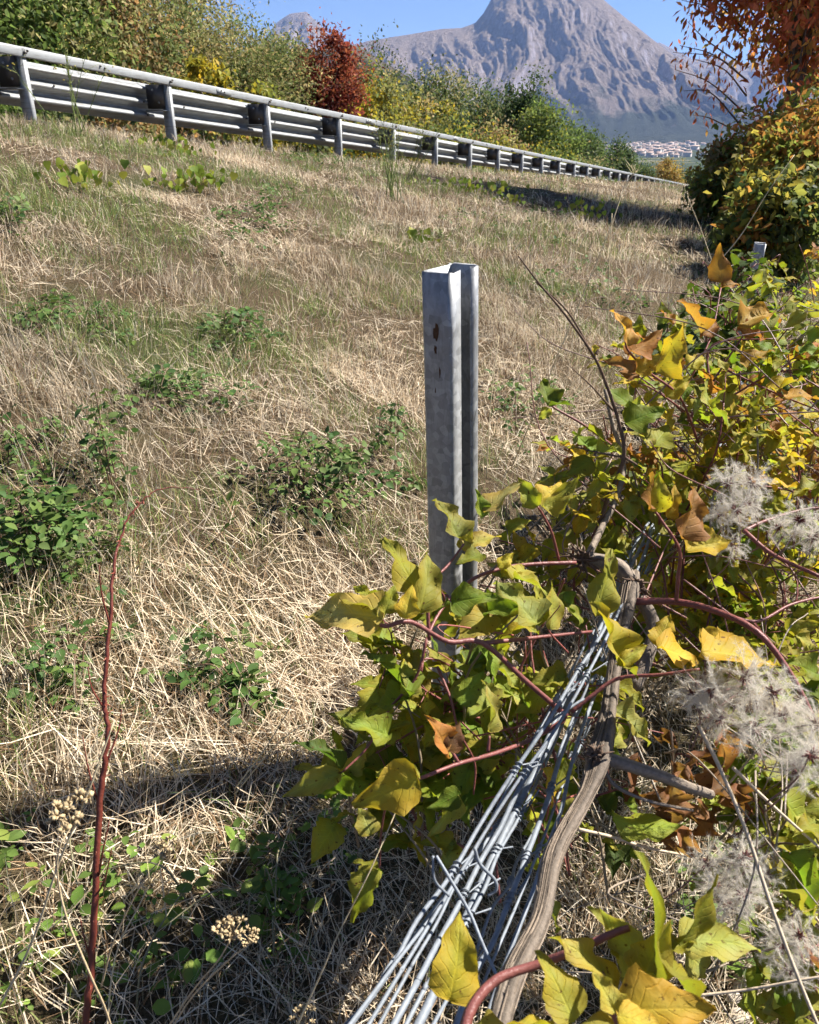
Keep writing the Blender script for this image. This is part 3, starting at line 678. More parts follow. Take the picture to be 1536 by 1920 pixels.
def leaf(parent, b, tip, k, nrm=None, wide=1.0, meshes=None, name='leaf'):
    if nrm is None:
        y = (tip - b).normalized(); view = (CAM - b).normalized()
        nrm = (view * random.uniform(.2, .9) + Vector((0, 0, 1)) * random.uniform(.1, .6) + SUN * random.uniform(.4, 1.2) + Vector((random.gauss(0, .45), random.gauss(0, .45), random.gauss(0, .3))))
        if random.random() < .12: nrm = -nrm
    o = put(name, random.choice(meshes or vleaf), parent, leaf_matrix(b, tip, nrm, wide)); o.color = colr(k); return o

# ------------------------------------------------------------------ fence posts
def c_post(name, foot, top, yaw, w, d, th, lip, label, group):
    axis_ = (top - foot); H = axis_.length
    # outline of the lipped C in local xy, open side towards +x
    o = [(d, w / 2 - lip), (d, w / 2), (0, w / 2), (0, -w / 2), (d, -w / 2), (d, -w / 2 + lip)]
    rr = []       # rounded corners
    for i, p in enumerate(o):
        if i in (0, 5): rr.append(Vector(p)); continue
        p = Vector(p); a = (Vector(o[i - 1]) - p).normalized(); c = (Vector(o[i + 1]) - p).normalized(); r = .009
        for f in (0, .33, .67, 1): rr.append(p + a * r * (1 - f) ** 2 + c * r * f ** 2)
    inner = []
    for i, p in enumerate(rr):
        t = (rr[min(i + 1, len(rr) - 1)] - rr[max(i - 1, 0)]).normalized(); inner.append(p + Vector((-t.y, t.x)) * th)
    ring = [tuple(p) for p in rr] + [tuple(p) for p in reversed(inner)]; n = len(ring); S = 14
    V = []; 
    for k in range(S + 1):
        for i, (x, y) in enumerate(ring):
            jag = random.uniform(-.0025, .0025) if k == S else 0
            V.append((x - d / 2, y, H * k / S + jag))
    Q = [(k * n + i, k * n + (i + 1) % n, (k + 1) * n + (i + 1) % n, (k + 1) * n + i) for k in range(S) for i in range(n)]
    m = len(rr)
    for i in range(m - 1): Q.append((S * n + i, S * n + i + 1, S * n + n - 2 - i, S * n + n - 1 - i))
    b = MB(); b.quads(V, Q)
    rot = axis_.normalized().to_track_quat('Z', 'Y').to_matrix().to_4x4()
    base_rot = Vector((0, 0, 1)).rotation_difference(axis_.normalized()).to_matrix().to_4x4()
    me = b.mesh(name, M['steel'])
    o = put(name, me, None, Matrix.Translation(foot) @ base_rot @ Matrix.Rotation(yaw, 4, 'Z'), label, 'fence post', group)
    return o
top = W(845, 503, 1.42); ft = Vector((top.x + .045, top.y - .01, gz(top.x, top.y) - .25))
c_post('fence_post', ft, top, math.atan2(-.55, .85), .105, .062, .0028, .034, 'near open galvanised steel fence post standing in dry grass', 'steel fence posts')
fp = bpy.data.objects['fence_post']; rust = mat_flat('rust', (.085, .045, .025), .9, .1, .5, 120)
for y_, z_, w_, h_ in [(0, .105, .006, .020), (-.002, .135, .0035, .009), (.006, .175, .0022, .010), (-.004, .21, .0015, .006)]:
    m = MB(); ring = []
    for i in range(14):
        a = i / 14 * 6.28; k = random.uniform(.55, 1.15); ring.append((y_ + math.cos(a) * w_ * k, -.0525 - .0006, (top - ft).length - z_ + math.sin(a) * h_ * k))
    m.add([(y_, -.0532, (top - ft).length - z_)] + ring, [[0, 1 + i, 1 + (i + 1) % 14] for i in range(14)]); m.build('rust_patch', rust, fp, M=WM[fp])
top = W(1426, 456, 4.9); ft = Vector((top.x - .03, top.y, gz(top.x, top.y) - .3))
c_post('fence_post', ft, top, math.atan2(-.3, .95), .105, .062, .0028, .034, 'far galvanised fence post half hidden in vine leaves at right', 'steel fence posts')

# ------------------------------------------------------------------ bundle of fence wires
wf = thing('wire_fence', W(1000, 1450, 1.02), 'loose bundle of blue grey galvanised fence wires beside the vine stem', 'wire')
wires = [((655, 1925), (1130, 1180), (1222, 975), .0024), ((690, 1925), (1140, 1190), (1230, 975), .0020), ((735, 1925), (1060, 1310), (1205, 1000), .0030), ((790, 1925), (1075, 1290), (1196, 1010), .0042), ((850, 1925), (1090, 1330), (1236, 980), .0030),
         ((700, 1870), (1010, 1420), (1180, 1060), .0018), ((905, 1925), (1120, 1290), (1245, 985), .0022), ((640, 1930), (985, 1470), (1110, 1230), .0018), ((760, 1930), (1035, 1400), (1160, 1100), .0022), ((815, 1925), (1040, 1480), (1250, 1000), .0018),
         ((875, 1930), (1085, 1400), (1215, 1050), .0016), ((720, 1900), (1075, 1250), (1150, 1120), .0018)]
for i, (a, b_, c, r) in enumerate(wires):
    j = lambda s: random.uniform(-s, s)
    p = [W(a[0], a[1], .76 + j(.03)), W((a[0] + b_[0]) / 2 + j(10), (a[1] + b_[1]) / 2 + j(6), .94 + j(.03)), W(b_[0], b_[1], 1.2 + j(.04)), W(c[0], c[1], 1.72 + j(.04)), W(1310 + j(25), 900 + j(15), 2.5), W(1426, 660 + j(20), 4.6)]
    p = [Vector(q) for q in spline(p[:4], .001, 4)[0]] + p[4:]
    p = [q + Vector((random.gauss(0, .0018), random.gauss(0, .0018), random.gauss(0, .0016))) for q in p]
    p.insert(0, p[0] + (p[0] - p[1]).normalized() * .5)
    m = MB(); m.tube(p, r * 1.1, 8, (1, 1, 1), sub=5); m.build('wire', M['wire'], wf, True)
    for q in random.sample(range(3, len(p) - 3), 3):      # wrapped knots of the mesh
        m = MB(); dv = (p[q + 1] - p[q]).normalized(); x_ = dv.orthogonal().normalized(); y_ = dv.cross(x_)
        coil = [p[q] + dv * (.0022 * k / 6 * 3) + (x_ * math.cos(k * 1.05) + y_ * math.sin(k * 1.05)) * (r + .0018) for k in range(20)] + [p[q] + dv * .03 + x_ * random.uniform(.01, .03) + Vector((0, 0, random.uniform(-.02, .02)))]
        m.tube(coil, .0011, 5, (1, 1, 1)); m.build('wire_knot', M['wire'], wf, True)
for pts, r in [([(1040, 1335, 1.1), (1075, 1290, 1.13), (1102, 1262, 1.14), (1100, 1290, 1.13), (1075, 1345, 1.10), (1045, 1420, 1.05)], .0020), ([(1005, 1375, 1.03), (1050, 1340, 1.06), (1095, 1310, 1.08)], .002),
               ([(818, 1605, .86), (845, 1650, .85), (880, 1710, .84), (905, 1770, .82), (945, 1860, .8)], .0019), ([(890, 1590, .90), (900, 1620, .9), (928, 1650, .9), (930, 1670, .9), (915, 1680, .9)], .002), ([(812, 1605, .86), (815, 1650, .86), (842, 1680, .87)], .0016)]:
    m = MB(); m.tube([W(*p) for p in pts], r, 6, (1, 1, 1), sub=6); m.build('wire_end', M['wire'], wf, True)

# ------------------------------------------------------------------ clematis vine
STEM = (.20, .065, .055)
def shoot_tube(parent, pts, r, c=STEM, name='shoot', sub=6, n=6, taper=.6):
    m = MB(); m.tube([W(*p) if not isinstance(p, Vector) else p for p in pts], np.linspace(r, r * taper, len(pts)), n, c, sub=sub)
    return m.build(name, M['red_stem'], parent, True)
def vine(label, px, py, d, group='clematis vines over the fence'):
    return thing('clematis_vine', W(px, py, d), label, 'vine', group)

V1 = vine('woody clematis vine with thick grey stem and yellow green leaves beside the wires', 960, 1850, .75)
m = MB(); st = [(925, 1960, .66), (962, 1830, .72), (1012, 1725, .79), (1040, 1600, .88), (1100, 1490, .97), (1125, 1415, 1.02), (1142, 1330, 1.09), (1152, 1250, 1.15), (1165, 1180, 1.22), (1180, 1110, 1.29), (1190, 1075, 1.33)]
m.tube([W(*p) for p in st], [.0080, .0094, .0084, .0092, .0086, .0145, .0090, .0086, .0105, .0145, .008], 26, (1, 1, 1), .27, sub=6, stripe=.75); m.build('stem', M['wood'], V1, True)
SP_, SR_ = spline([W(*p) for p in st], [.0080, .0094, .0084, .0092, .0086, .0145, .0090, .0086, .0105, .0145, .008], 10)
m = MB(); D_ = np.gradient(SP_, axis=0); D_ /= np.linalg.norm(D_, axis=1)[:, None]
A_ = np.cross(D_, [.1, .3, .95]); A_ /= np.linalg.norm(A_, axis=1)[:, None]; B_ = np.cross(D_, A_)
for i in range(210):
    j0 = random.randrange(0, len(SP_) - 8); ln = random.randrange(6, 26); th = random.uniform(0, 6.28); dth = random.uniform(-.012, .012); rr = random.uniform(.98, 1.10)
    idx = range(j0, min(len(SP_), j0 + ln)); pts_ = [Vector(SP_[j] + SR_[j] * rr * (math.cos(th + dth * (j - j0)) * A_[j] + math.sin(th + dth * (j - j0)) * B_[j])) for j in idx]
    if random.random() < .15: pts_[-1] += Vector(A_[idx[-1]]) * math.cos(th) * .004 + Vector(B_[idx[-1]]) * math.sin(th) * .004
    w_ = random.uniform(.0005, .0014); k = random.uniform(.45, 1.35); m.tube(pts_, np.array([w_ * .4] + [w_] * (len(pts_) - 2) + [w_ * .3]), 4, (k, k * .97, k * .93), cap=False)
m.build('bark_strips', M['wood'], V1, True, kind='stuff')
for pts, r, ends in [([(1130, 1420, 1.02), (1180, 1435, 1.02), (1240, 1455, 1.03), (1290, 1475, 1.05), (1335, 1490, 1.06)], .0085, .7), ([(1185, 1090, 1.31), (1155, 1060, 1.33), (1110, 1050, 1.34), (1085, 1052, 1.34)], .013, .8),
                     ([(1100, 1048, 1.34), (1130, 985, 1.4), (1155, 935, 1.45), (1170, 870, 1.5), (1150, 800, 1.5), (1135, 730, 1.5)], .006, .6), ([(1130, 1430, 1.02), (1150, 1470, 1.0), (1210, 1500, 1.0), (1300, 1520, 1.02)], .0028, .6),
                     ([(1200, 1120, 1.3), (1225, 1170, 1.28), (1215, 1230, 1.25), (1190, 1290, 1.2)], .011, .8)]:
    m = MB(); m.tube([W(*p) for p in pts], np.linspace(r, r * ends, len(pts)), 14, (1, 1, 1), .16, sub=6, stripe=.4); m.build('branch', M['wood'], V1, True)
for cx, cy, d, nn, rr in [(1095, 1050, 1.34, 26, 45), (1195, 1095, 1.31, 20, 30), (1118, 1415, 1.01, 16, 26)]:      # shaggy bark fibres on the knots
    m = MB()
    for i in range(nn):
        a = random.uniform(0, 6.28); l = random.uniform(.5, 1.2) * rr
        m.tube([W(cx + random.uniform(-12, 12), cy + random.uniform(-12, 12), d - .01), W(cx + math.cos(a) * l * .6, cy + math.sin(a) * l * .5, d - .02), W(cx + math.cos(a) * l + random.uniform(-8, 8), cy + math.sin(a) * l * .8 + random.uniform(-8, 8), d - .01)], [.0028, .0018, .0006], 4, (.55, .45, .4), sub=3)
    m.build('bark_fibres', M['wood'], V1, True, kind='stuff')
for pts, r in [([(1062, 1342, 1.1), (990, 1280, 1.08), (905, 1206, 1.05), (840, 1203, 1.03), (770, 1166, 1.0), (722, 1174, .98), (700, 1160, .97)], .0042), ([(905, 1206, 1.05), (1000, 1196, 1.1), (1110, 1184, 1.18)], .0034),
               ([(1072, 1335, 1.1), (1110, 1305, 1.1), (1160, 1272, 1.1), (1240, 1265, 1.08), (1312, 1255, 1.06)], .0032), ([(1190, 1128, 1.27), (1265, 1128, 1.25), (1340, 1145, 1.2), (1420, 1185, 1.14), (1480, 1260, 1.12), (1525, 1345, 1.1)], .0060),
               ([(1268, 1128, 1.24), (1272, 1080, 1.22), (1274, 1030, 1.2), (1240, 975, 1.2), (1222, 950, 1.2)], .0034), ([(1080, 1055, 1.32), (1000, 1058, 1.3), (940, 1066, 1.28), (880, 1090, 1.25), (830, 1140, 1.2), (800, 1200, 1.15), (790, 1260, 1.12)], .0036),
               ([(1048, 1050, 1.32), (1035, 1000, 1.3), (1018, 965, 1.28), (1008, 950, 1.27)], .0026), ([(1058, 1350, 1.08), (1000, 1385, 1.06), (930, 1412, 1.0), (860, 1432, .95), (800, 1455, .92), (780, 1462, .9)], .0032),
               ([(860, 1430, .95), (845, 1405, .95), (840, 1395, .95)], .0022), ([(915, 1410, 1.0), (918, 1380, 1.0)], .0026), ([(805, 1200, 1.03), (802, 1130, 1.03), (806, 1095, 1.05), (840, 1060, 1.08), (870, 1020, 1.1)], .0026),
               ([(800, 1200, 1.1), (780, 1270, 1.1), (730, 1330, 1.1), (690, 1400, 1.08), (640, 1450, 1.06)], .0024), ([(820, 1250, 1.12), (845, 1310, 1.1), (860, 1370, 1.1), (890, 1430, 1.12), (888, 1490, 1.12)], .0022),
               ([(780, 1462, .92), (730, 1500, .95), (715, 1560, .98), (712, 1630, 1.0)], .0018), ([(1355, 1150, 1.2), (1420, 1165, 1.22), (1480, 1135, 1.25), (1536, 1120, 1.28), (1600, 1110, 1.3)], .0028), ([(1395, 995, 1.3), (1450, 1040, 1.26), (1536, 1080, 1.2), (1600, 1110, 1.2)], .004),
               ([(1395, 995, 1.3), (1440, 975, 1.32), (1510, 955, 1.35), (1580, 950, 1.35)], .003)]:
    shoot_tube(V1, pts, r)
H1 = [(860, 1009, 822, 915, 1.08, 't'), (908, 962, 982, 888, 1.12, 't'), (904, 970, 902, 912, 1.13, 'g'), (789, 1130, 728, 968, 1.03, 'yg'), (787, 1150, 828, 1000, 1.0, 'yg'), (719, 1159, 545, 1112, .98, 't'), (722, 1155, 609, 1095, .99, 'yg'), (722, 1150, 745, 1085, .97, 'yg'),
      (760, 1160, 775, 1085, .96, 'y'), (847, 1130, 937, 1108, 1.08, 'g'), (845, 1132, 810, 1150, 1.08, 'g'), (1007, 1171, 926, 1076, 1.08, 'lg'), (1008, 1172, 1018, 1076, 1.1, 'yg'), (1033, 1180, 1045, 1076, 1.1, 'yg'), (1004, 1176, 920, 1172, 1.14, 'y'), (1054, 1114, 1105, 1165, 1.2, 'g'),
      (769, 1305, 694, 1190, 1.12, 'g'), (769, 1303, 772, 1232, 1.13, 'lg'), (768, 1312, 670, 1330, 1.13, 'g'), (728, 1380, 632, 1338, 1.05, 'g'), (640, 1450, 508, 1496, 1.05, 'lg'), (916, 1372, 944, 1268, 1.0, 't'), (838, 1411, 815, 1330, .95, 'o'), (840, 1408, 872, 1345, .95, 'b'), (863, 1321, 915, 1240, 1.1, 'g'),
      (867, 1028, 948, 990, 1.14, 't'), (866, 1030, 890, 985, 1.15, 'yg'), (1008, 950, 962, 886, 1.24, 'yg'), (1012, 946, 1064, 880, 1.26, 'y'), (1018, 950, 1096, 898, 1.24, 'yg'), (784, 1459, 640, 1520, .90, 'y'), (786, 1458, 684, 1432, .92, 'yg'), (640, 1442, 568, 1352, 1.08, 'dg'), (642, 1450, 598, 1528, 1.06, 'g'),
      (696, 1566, 672, 1495, .98, 't'), (709, 1631, 656, 1600, .99, 'yg'), (711, 1632, 632, 1742, .97, 'lg'), (710, 1634, 702, 1668, .99, 'g'), (863, 1487, 802, 1524, 1.1, 'g'), (862, 1490, 815, 1580, 1.1, 'lg'), (1158, 1246, 1132, 1114, 1.08, 'y'), (1160, 1246, 1228, 1200, 1.06, 'y'), (1160, 1248, 1212, 1262, 1.05, 'yg'),
      (1238, 1214, 1260, 1136, 1.1, 'y'), (1236, 1214, 1330, 1238, 1.06, 'y'), (1316, 1214, 1388, 1172, 1.06, 'y'), (1314, 1222, 1484, 1228, 1.03, 'y'), (1286, 1033, 1394, 992, 1.2, 'y'), (1278, 1010, 1326, 898, 1.16, 'o'), (1250, 970, 1290, 900, 1.18, 'y'), (1222, 955, 1210, 868, 1.2, 'o'), (1236, 960, 1240, 880, 1.22, 'y'),
      (1198, 1094, 1250, 1092, 1.45, 'y'), (1328, 1094, 1394, 1106, 1.35, 'lg'), (1116, 1155, 1172, 1010, 1.22, 'yg'), (1150, 1330, 1236, 1395, 1.12, 'lg'), (1150, 1533, 1284, 1596, 1.05, 'g'), (1150, 1400, 1170, 1340, 1.2, 'lg'), (1060, 1420, 1040, 1500, 1.15, 'yg'), (1020, 1440, 1050, 1520, 1.14, 'y'), (1090, 1170, 1054, 1114, 1.2, 'lg'),
      (905, 1040, 850, 1050, 1.12, 'yg'), (935, 1065, 968, 1030, 1.2, 'y'), (800, 1190, 840, 1225, 1.1, 'g'), (905, 1215, 945, 1290, 1.15, 'g'), (930, 1250, 990, 1300, 1.2, 'yg'), (960, 1290, 1020, 1330, 1.2, 'g'), (1140, 1250, 1085, 1260, 1.25, 'yg')]
for bx, by, tx, ty, d, k in H1:
    b_ = W(bx, by, d - .03); leaf(V1, b_, b_.lerp(W(tx, ty, d - .03 + random.uniform(-.025, .03)), .9), k, wide=random.uniform(.85, 1.1), meshes=vleaf)

V2 = vine('out of focus clematis shoot with big yellow green leaves in the bottom right foreground', 1000, 1860, .6)
shoot_tube(V2, [(865, 1990, .58), (880, 1900, .6), (930, 1838, .62), (1010, 1808, .63), (1080, 1782, .62), (1150, 1750, .62), (1180, 1740, .62)], .0045)
shoot_tube(V2, [(1080, 1785, .62), (1130, 1830, .6), (1150, 1900, .58), (1160, 1990, .57)], .003)
for bx, by, tx, ty, d, k in [(843, 1877, 886, 1712, .66, 'y'), (1076, 1917, 1022, 1772, .57, 'yg'), (1150, 1858, 1080, 1724, .60, 'yg'), (1217, 1815, 1280, 1610, .60, 'yg'), (1215, 1810, 1122, 1733, .62, 'lg'), (1274, 1770, 1362, 1650, .62, 'yg'), (1276, 1770, 1425, 1738, .64, 'lg'), (1225, 1785, 1345, 1884, .60, 'yg'),
                         (1164, 1830, 1262, 1850, .58, 'lg'), (1158, 1897, 1342, 1878, .56, 'y'), (1158, 1905, 1268, 1922, .54, 'y'), (1156, 1925, 1048, 1900, .55, 'yg'), (1040, 1925, 950, 1908, .56, 'y'), (1156, 1900, 1112, 1812, .56, 'yg'), (880, 1935, 960, 1900, .6, 'yg'), (1230, 1800, 1300, 1740, .61, 'yg'), (1180, 1790, 1130, 1700, .63, 'yg'), (1200, 1850, 1240, 1740, .6, 'yg')]:
    leaf(V2, W(bx, by, d), W(tx, ty, d + random.uniform(-.02, .03)), k, wide=random.uniform(.9, 1.1), meshes=vleaf[:7])

V3 = vine('clematis vine with orange and brown leaves above the wires', 1290, 760, 1.5)
for pts, r in [([(1310, 830, 1.5), (1275, 745, 1.42), (1220, 700, 1.35), (1180, 660, 1.3), (1172, 640, 1.28)], .0026), ([(1275, 745, 1.45), (1330, 640, 1.5), (1352, 540, 1.55)], .0024), ([(1290, 790, 1.5), (1360, 680, 1.5), (1400, 620, 1.5)], .0024), ([(1355, 690, 1.5), (1450, 735, 1.45), (1536, 770, 1.4)], .0024), ([(1180, 860, 1.45), (1100, 800, 1.4), (1040, 765, 1.38), (1025, 750, 1.38)], .0026)]:
    shoot_tube(V3, pts, r)
for bx, by, tx, ty, d, k in [(1179, 649, 1170, 566, 1.28, 'o'), (1182, 660, 1242, 632, 1.3, 'o'), (1230, 698, 1290, 612, 1.32, 'y'), (1190, 698, 1132, 660, 1.3, 'o'), (1195, 700, 1240, 660, 1.31, 'y'), (1200, 702, 1150, 700, 1.33, 'o'), (1315, 625, 1286, 555, 1.45, 'o'), (1318, 630, 1355, 595, 1.47, 'o'), (1353, 530, 1345, 460, 1.55, 'o'), (1352, 540, 1395, 520, 1.56, 'o'),
                         (1385, 609, 1458, 574, 1.48, 'o'), (1385, 620, 1448, 626, 1.48, 'o'), (1400, 690, 1446, 640, 1.45, 'o'), (1395, 640, 1400, 700, 1.5, 'y'), (1456, 734, 1504, 694, 1.42, 'y'), (1470, 745, 1540, 735, 1.4, 'o'), (1500, 765, 1545, 790, 1.4, 'y'), (1334, 766, 1308, 720, 1.32, 'lg'), (1336, 764, 1352, 722, 1.32, 'lg'), (1336, 768, 1382, 786, 1.31, 'lg'), (1029, 761, 1020, 704, 1.36, 'g'), (1031, 762, 1078, 744, 1.36, 'g'),
                         (1030, 765, 1010, 790, 1.37, 'lg'), (1184, 761, 1140, 724, 1.38, 'g'), (1173, 794, 1250, 760, 1.36, 'g'), (1180, 790, 1200, 740, 1.38, 'lg'), (1222, 840, 1184, 790, 1.4, 'lg'), (1224, 838, 1260, 790, 1.4, 'yg'), (1100, 800, 1060, 830, 1.4, 'lg'), (1102, 802, 1150, 830, 1.4, 'yg'), (1110, 860, 1060, 900, 1.4, 'yg'), (1120, 850, 1180, 840, 1.4, 'lg'), (1110, 850, 1080, 800, 1.42, 'g'), (1250, 745, 1300, 700, 1.4, 'y'), (1290, 690, 1330, 660, 1.45, 'y'), (1265, 700, 1260, 640, 1.4, 'o')]:
    leaf(V3, W(bx, by, d), W(tx, ty, d + random.uniform(-.03, .04)), k, wide=random.uniform(.9, 1.2))

def bushy(root, count, xr, yr, dr, kinds, scale=.055, meshes=None, cap=285, up=.5, shape=None):
    """short shoots with pairs of compound leaves that fill a stretch of the hedge"""
    made = 0; tang = MB(); any_ = False; hub = W((xr[0] + xr[1]) / 2 + 60, (yr[0] + yr[1]) / 2 + 60, (dr[0] + dr[1]) / 2) - Vector((0, 0, .15))
    for i in range(count):
        for _ in range(60):
            px, py = random.uniform(*xr), random.uniform(*yr)
            if shape is None or shape(px, py): break
        d = random.uniform(*dr); e = W(px, py, d)
        gzz = gz(e.x, e.y)
        if e.z < gzz + .04: continue
        dirv = Vector((random.gauss(0, 1), random.gauss(0, 1), random.uniform(-.2, 1) * up * 2)); dirv = (dirv.normalized() * .8 + (e - hub).normalized()).normalized(); L = random.uniform(.12, .32)
        s = e - dirv * L; mid = s.lerp(e, .5) + Vector((random.gauss(0, .03), random.gauss(0, .03), random.uniform(0, .05)))
        P, _ = spline([s, mid, e], .002, 5); c = (STEM if random.random() < .6 else (.22, .17, .11))
        tang.tube([Vector(p) for p in P], np.linspace(.0026, .0014, len(P)), 5, c); any_ = True
        kk = random.choice(kinds)
        for q in range(2, len(P), 2):
            for sgn in (-1, 1):
                if made >= cap: break
                a = Vector(P[q]); tdir = (Vector(P[min(q + 1, len(P) - 1)]) - Vector(P[q - 1])).normalized()
                side = tdir.cross(Vector((random.gauss(0, .4), random.gauss(0, .4), 1))).normalized() * sgn
                pe = a + side * random.uniform(.025, .05) + tdir * random.uniform(0, .03) + Vector((0, 0, random.uniform(-.01, .03)))
                tang.tube([a, pe], [.0012, .0009], 4, c)
                up_ = Vector((random.gauss(0, .5), random.gauss(0, .5), 1)) + SUN * random.uniform(.3, 1.3) + (CAM - a).normalized() * .4
                for w, dd in ((1.0, side * .8 + tdir * .5), (.8, tdir + side * .1), (.8, -tdir * .8 + side * .5)):
                    if random.random() < .15: continue
                    dl = (dd + Vector((random.gauss(0, .3), random.gauss(0, .3), random.gauss(-.15, .3)))).normalized()
                    leaf(root, pe, pe + dl * scale * w * random.uniform(.75, 1.25), kk if random.random() < .7 else random.choice(kinds), up_, random.uniform(.9, 1.25), meshes); made += 1
    if any_: tang.build('shoots', M['red_stem'], root, True, kind='stuff')
def poly(pts):
    def f(x, y):
        c = False; j = len(pts) - 1
        for i in range(len(pts)):
            (xi, yi), (xj, yj) = pts[i], pts[j]
            if (yi > y) != (yj > y) and x < (xj - xi) * (y - yi) / (yj - yi) + xi: c = not c
            j = i
        return c
    return f
bushy(V1, 20, (660, 1140), (1060, 1500), (1.15, 1.4), ['g', 'lg', 'yg', 'lg'], .062, cap=150, shape=poly([(720, 1080), (800, 1040), (812, 1190), (925, 1190), (930, 1060), (1130, 1060), (1130, 1300), (1000, 1450), (850, 1560), (660, 1480), (650, 1350), (720, 1250)]))
bushy(V3, 26, (1040, 1480), (620, 900), (1.5, 1.95), ['lg', 'yg', 'g', 'y', 'o', 'o'], .05, cap=230, shape=poly([(1120, 680), (1200, 600), (1330, 560), (1480, 600), (1480, 900), (1040, 900), (1040, 800)]))
V16 = vine('clematis leaves hanging in front of the lower part of the near post', 880, 1280, 1.2)
bushy(V16, 17, (650, 1140), (1040, 1620), (1.16, 1.35), ['yg', 'lg', 'lg', 'yg', 'g'], .064, cap=150, shape=poly([(740, 1060), (800, 1030), (812, 1190), (925, 1190), (930, 1050), (1130, 1040), (1130, 1280), (1010, 1420), (860, 1560), (690, 1500), (650, 1380), (720, 1230)]))
V4 = vine('clematis vine with yellow green leaves at the right behind the fluffy seed heads', 1420, 1080, 1.6)
bushy(V4, 40, (1150, 1580), (860, 1330), (1.35, 1.9), ['lg', 'yg', 'y', 'yg', 'g'], .055, cap=285, shape=poly([(1150, 900), (1600, 840), (1600, 1330), (1250, 1330), (1150, 1200)]))
V5 = vine('green clematis vine in the lower right corner', 1500, 1650, 1.3)
bushy(V5, 22, (1400, 1640), (1380, 1960), (1.0, 1.4), ['lg', 'g', 'lg', 'yg'], .06, cap=170, shape=poly([(1470, 1380), (1640, 1380), (1640, 1960), (1400, 1960), (1420, 1850), (1480, 1650)]))
for bx, by, tx, ty, d, k in [(1480, 1602, 1545, 1690, 1.05, 'g'), (1490, 1560, 1560, 1530, 1.05, 'lg'), (1470, 1500, 1540, 1580, 1.06, 'lg'), (1450, 1660, 1530, 1720, 1.05, 'lg'), (1290, 1790, 1356, 1840, 1.1, 'lg'), (1395, 1880, 1460, 1935, 1.05, 'lg'), (1440, 1690, 1500, 1700, 1.1, 'yg'), (1510, 1790, 1570, 1840, 1.05, 'b'), (1020, 1700, 1075, 1745, 1.0, 'lg'), (1010, 1600, 990, 1640, 1.1, 'lg')]:
    leaf(V5, W(bx, by, d), W(tx, ty, d + .02), k, wide=1.1)
V6 = vine('clematis hedge of small yellow and green leaves around the far post', 1470, 700, 2.6)
bushy(V6, 42, (1320, 1620), (560, 900), (2.0, 3.2), ['lg', 'yg', 'y', 'g', 'o'], .058, sleaf, 285, shape=poly([(1340, 640), (1450, 560), (1620, 520), (1620, 900), (1320, 900)]))
V7 = vine('far stretch of the clematis hedge below the red tree', 1480, 520, 4.5)
bushy(V7, 46, (1330, 1640), (440, 640), (3.4, 6.0), ['yg', 'g', 'y', 'lg', 'o'], .065, sleaf, 285, shape=poly([(1350, 560), (1390, 500), (1500, 440), (1640, 400), (1640, 640), (1400, 640)]))
V8 = vine('dark leaved bramble hedge left of the far post', 1290, 560, 3.6)
bushy(V8, 36, (1190, 1430), (480, 640), (3.2, 4.6), ['dg', 'g', 'dg'], .06, sleaf, 270, shape=poly([(1190, 570), (1260, 530), (1340, 480), (1430, 480), (1430, 640), (1220, 620)]))
V9 = vine('low clematis growth under the wire bundle', 1000, 1500, 1.5)
bushy(V9, 18, (820, 1180), (1180, 1560), (1.4, 1.65), ['g', 'dg', 'yg', 'lg'], .055, cap=150)
V11 = vine('deep inner leaves of the clematis behind the big yellow leaves', 1380, 1150, 2.0)
bushy(V11, 34, (1180, 1600), (860, 1330), (1.75, 2.3), ['lg', 'yg', 'g', 'yg', 'y'], .06, cap=285, shape=poly([(1190, 880), (1600, 840), (1600, 1330), (1300, 1330), (1190, 1150)]))
V12 = vine('clematis growth behind the orange leaves right of the twig', 1300, 800, 2.0)
bushy(V12, 34, (1060, 1540), (640, 940), (1.7, 2.3), ['lg', 'yg', 'g', 'y', 'dg'], .055, cap=285, shape=poly([(1150, 720), (1300, 640), (1540, 600), (1540, 940), (1060, 940), (1080, 860)]))
V13 = vine('yellow tinted clematis shoots at the right edge above the seed heads', 1500, 780, 1.7)
bushy(V13, 32, (1330, 1620), (640, 920), (1.4, 1.8), ['lg', 'yg', 'y', 'y', 'o'], .05, cap=270, shape=poly([(1340, 760), (1460, 700), (1620, 640), (1620, 920), (1330, 920)]))
V17 = vine('shaded inner growth of the hedge behind the twig', 1350, 900, 2.6)
bushy(V17, 40, (1060, 1640), (740, 1180), (2.2, 2.9), ['g', 'lg', 'yg', 'dg', 'y'], .075, sleaf, 295, shape=poly([(1150, 800), (1300, 740), (1640, 740), (1640, 1180), (1250, 1180), (1060, 920)]))
V18 = vine('yellow green clematis filling the hedge left of the seed heads', 1250, 1050, 1.6)
bushy(V18, 34, (1120, 1420), (860, 1300), (1.42, 1.75), ['lg', 'yg', 'yg', 'y', 'lg'], .06, cap=280, shape=poly([(1180, 860), (1420, 860), (1420, 1300), (1250, 1300), (1250, 1130), (1290, 1100), (1280, 950), (1180, 920)]))
V19 = vine('dense clematis hedge of yellow and green leaves at the right edge under the far post', 1480, 620, 2.9)
bushy(V19, 44, (1300, 1640), (470, 760), (2.2, 3.6), ['lg', 'yg', 'y', 'y', 'g', 'o', 'o'], .075, sleaf, 295, up=.3, shape=poly([(1350, 620), (1400, 560), (1480, 500), (1640, 460), (1640, 760), (1310, 740)]))
V20 = vine('dark green hedge growth below and left of the far post', 1330, 600, 2.9)
bushy(V20, 40, (1190, 1480), (500, 720), (2.4, 3.4), ['dg', 'g', 'dg', 'lg'], .07, sleaf, 295, up=.3, shape=poly([(1200, 580), (1290, 520), (1400, 510), (1480, 560), (1480, 720), (1240, 680)]))
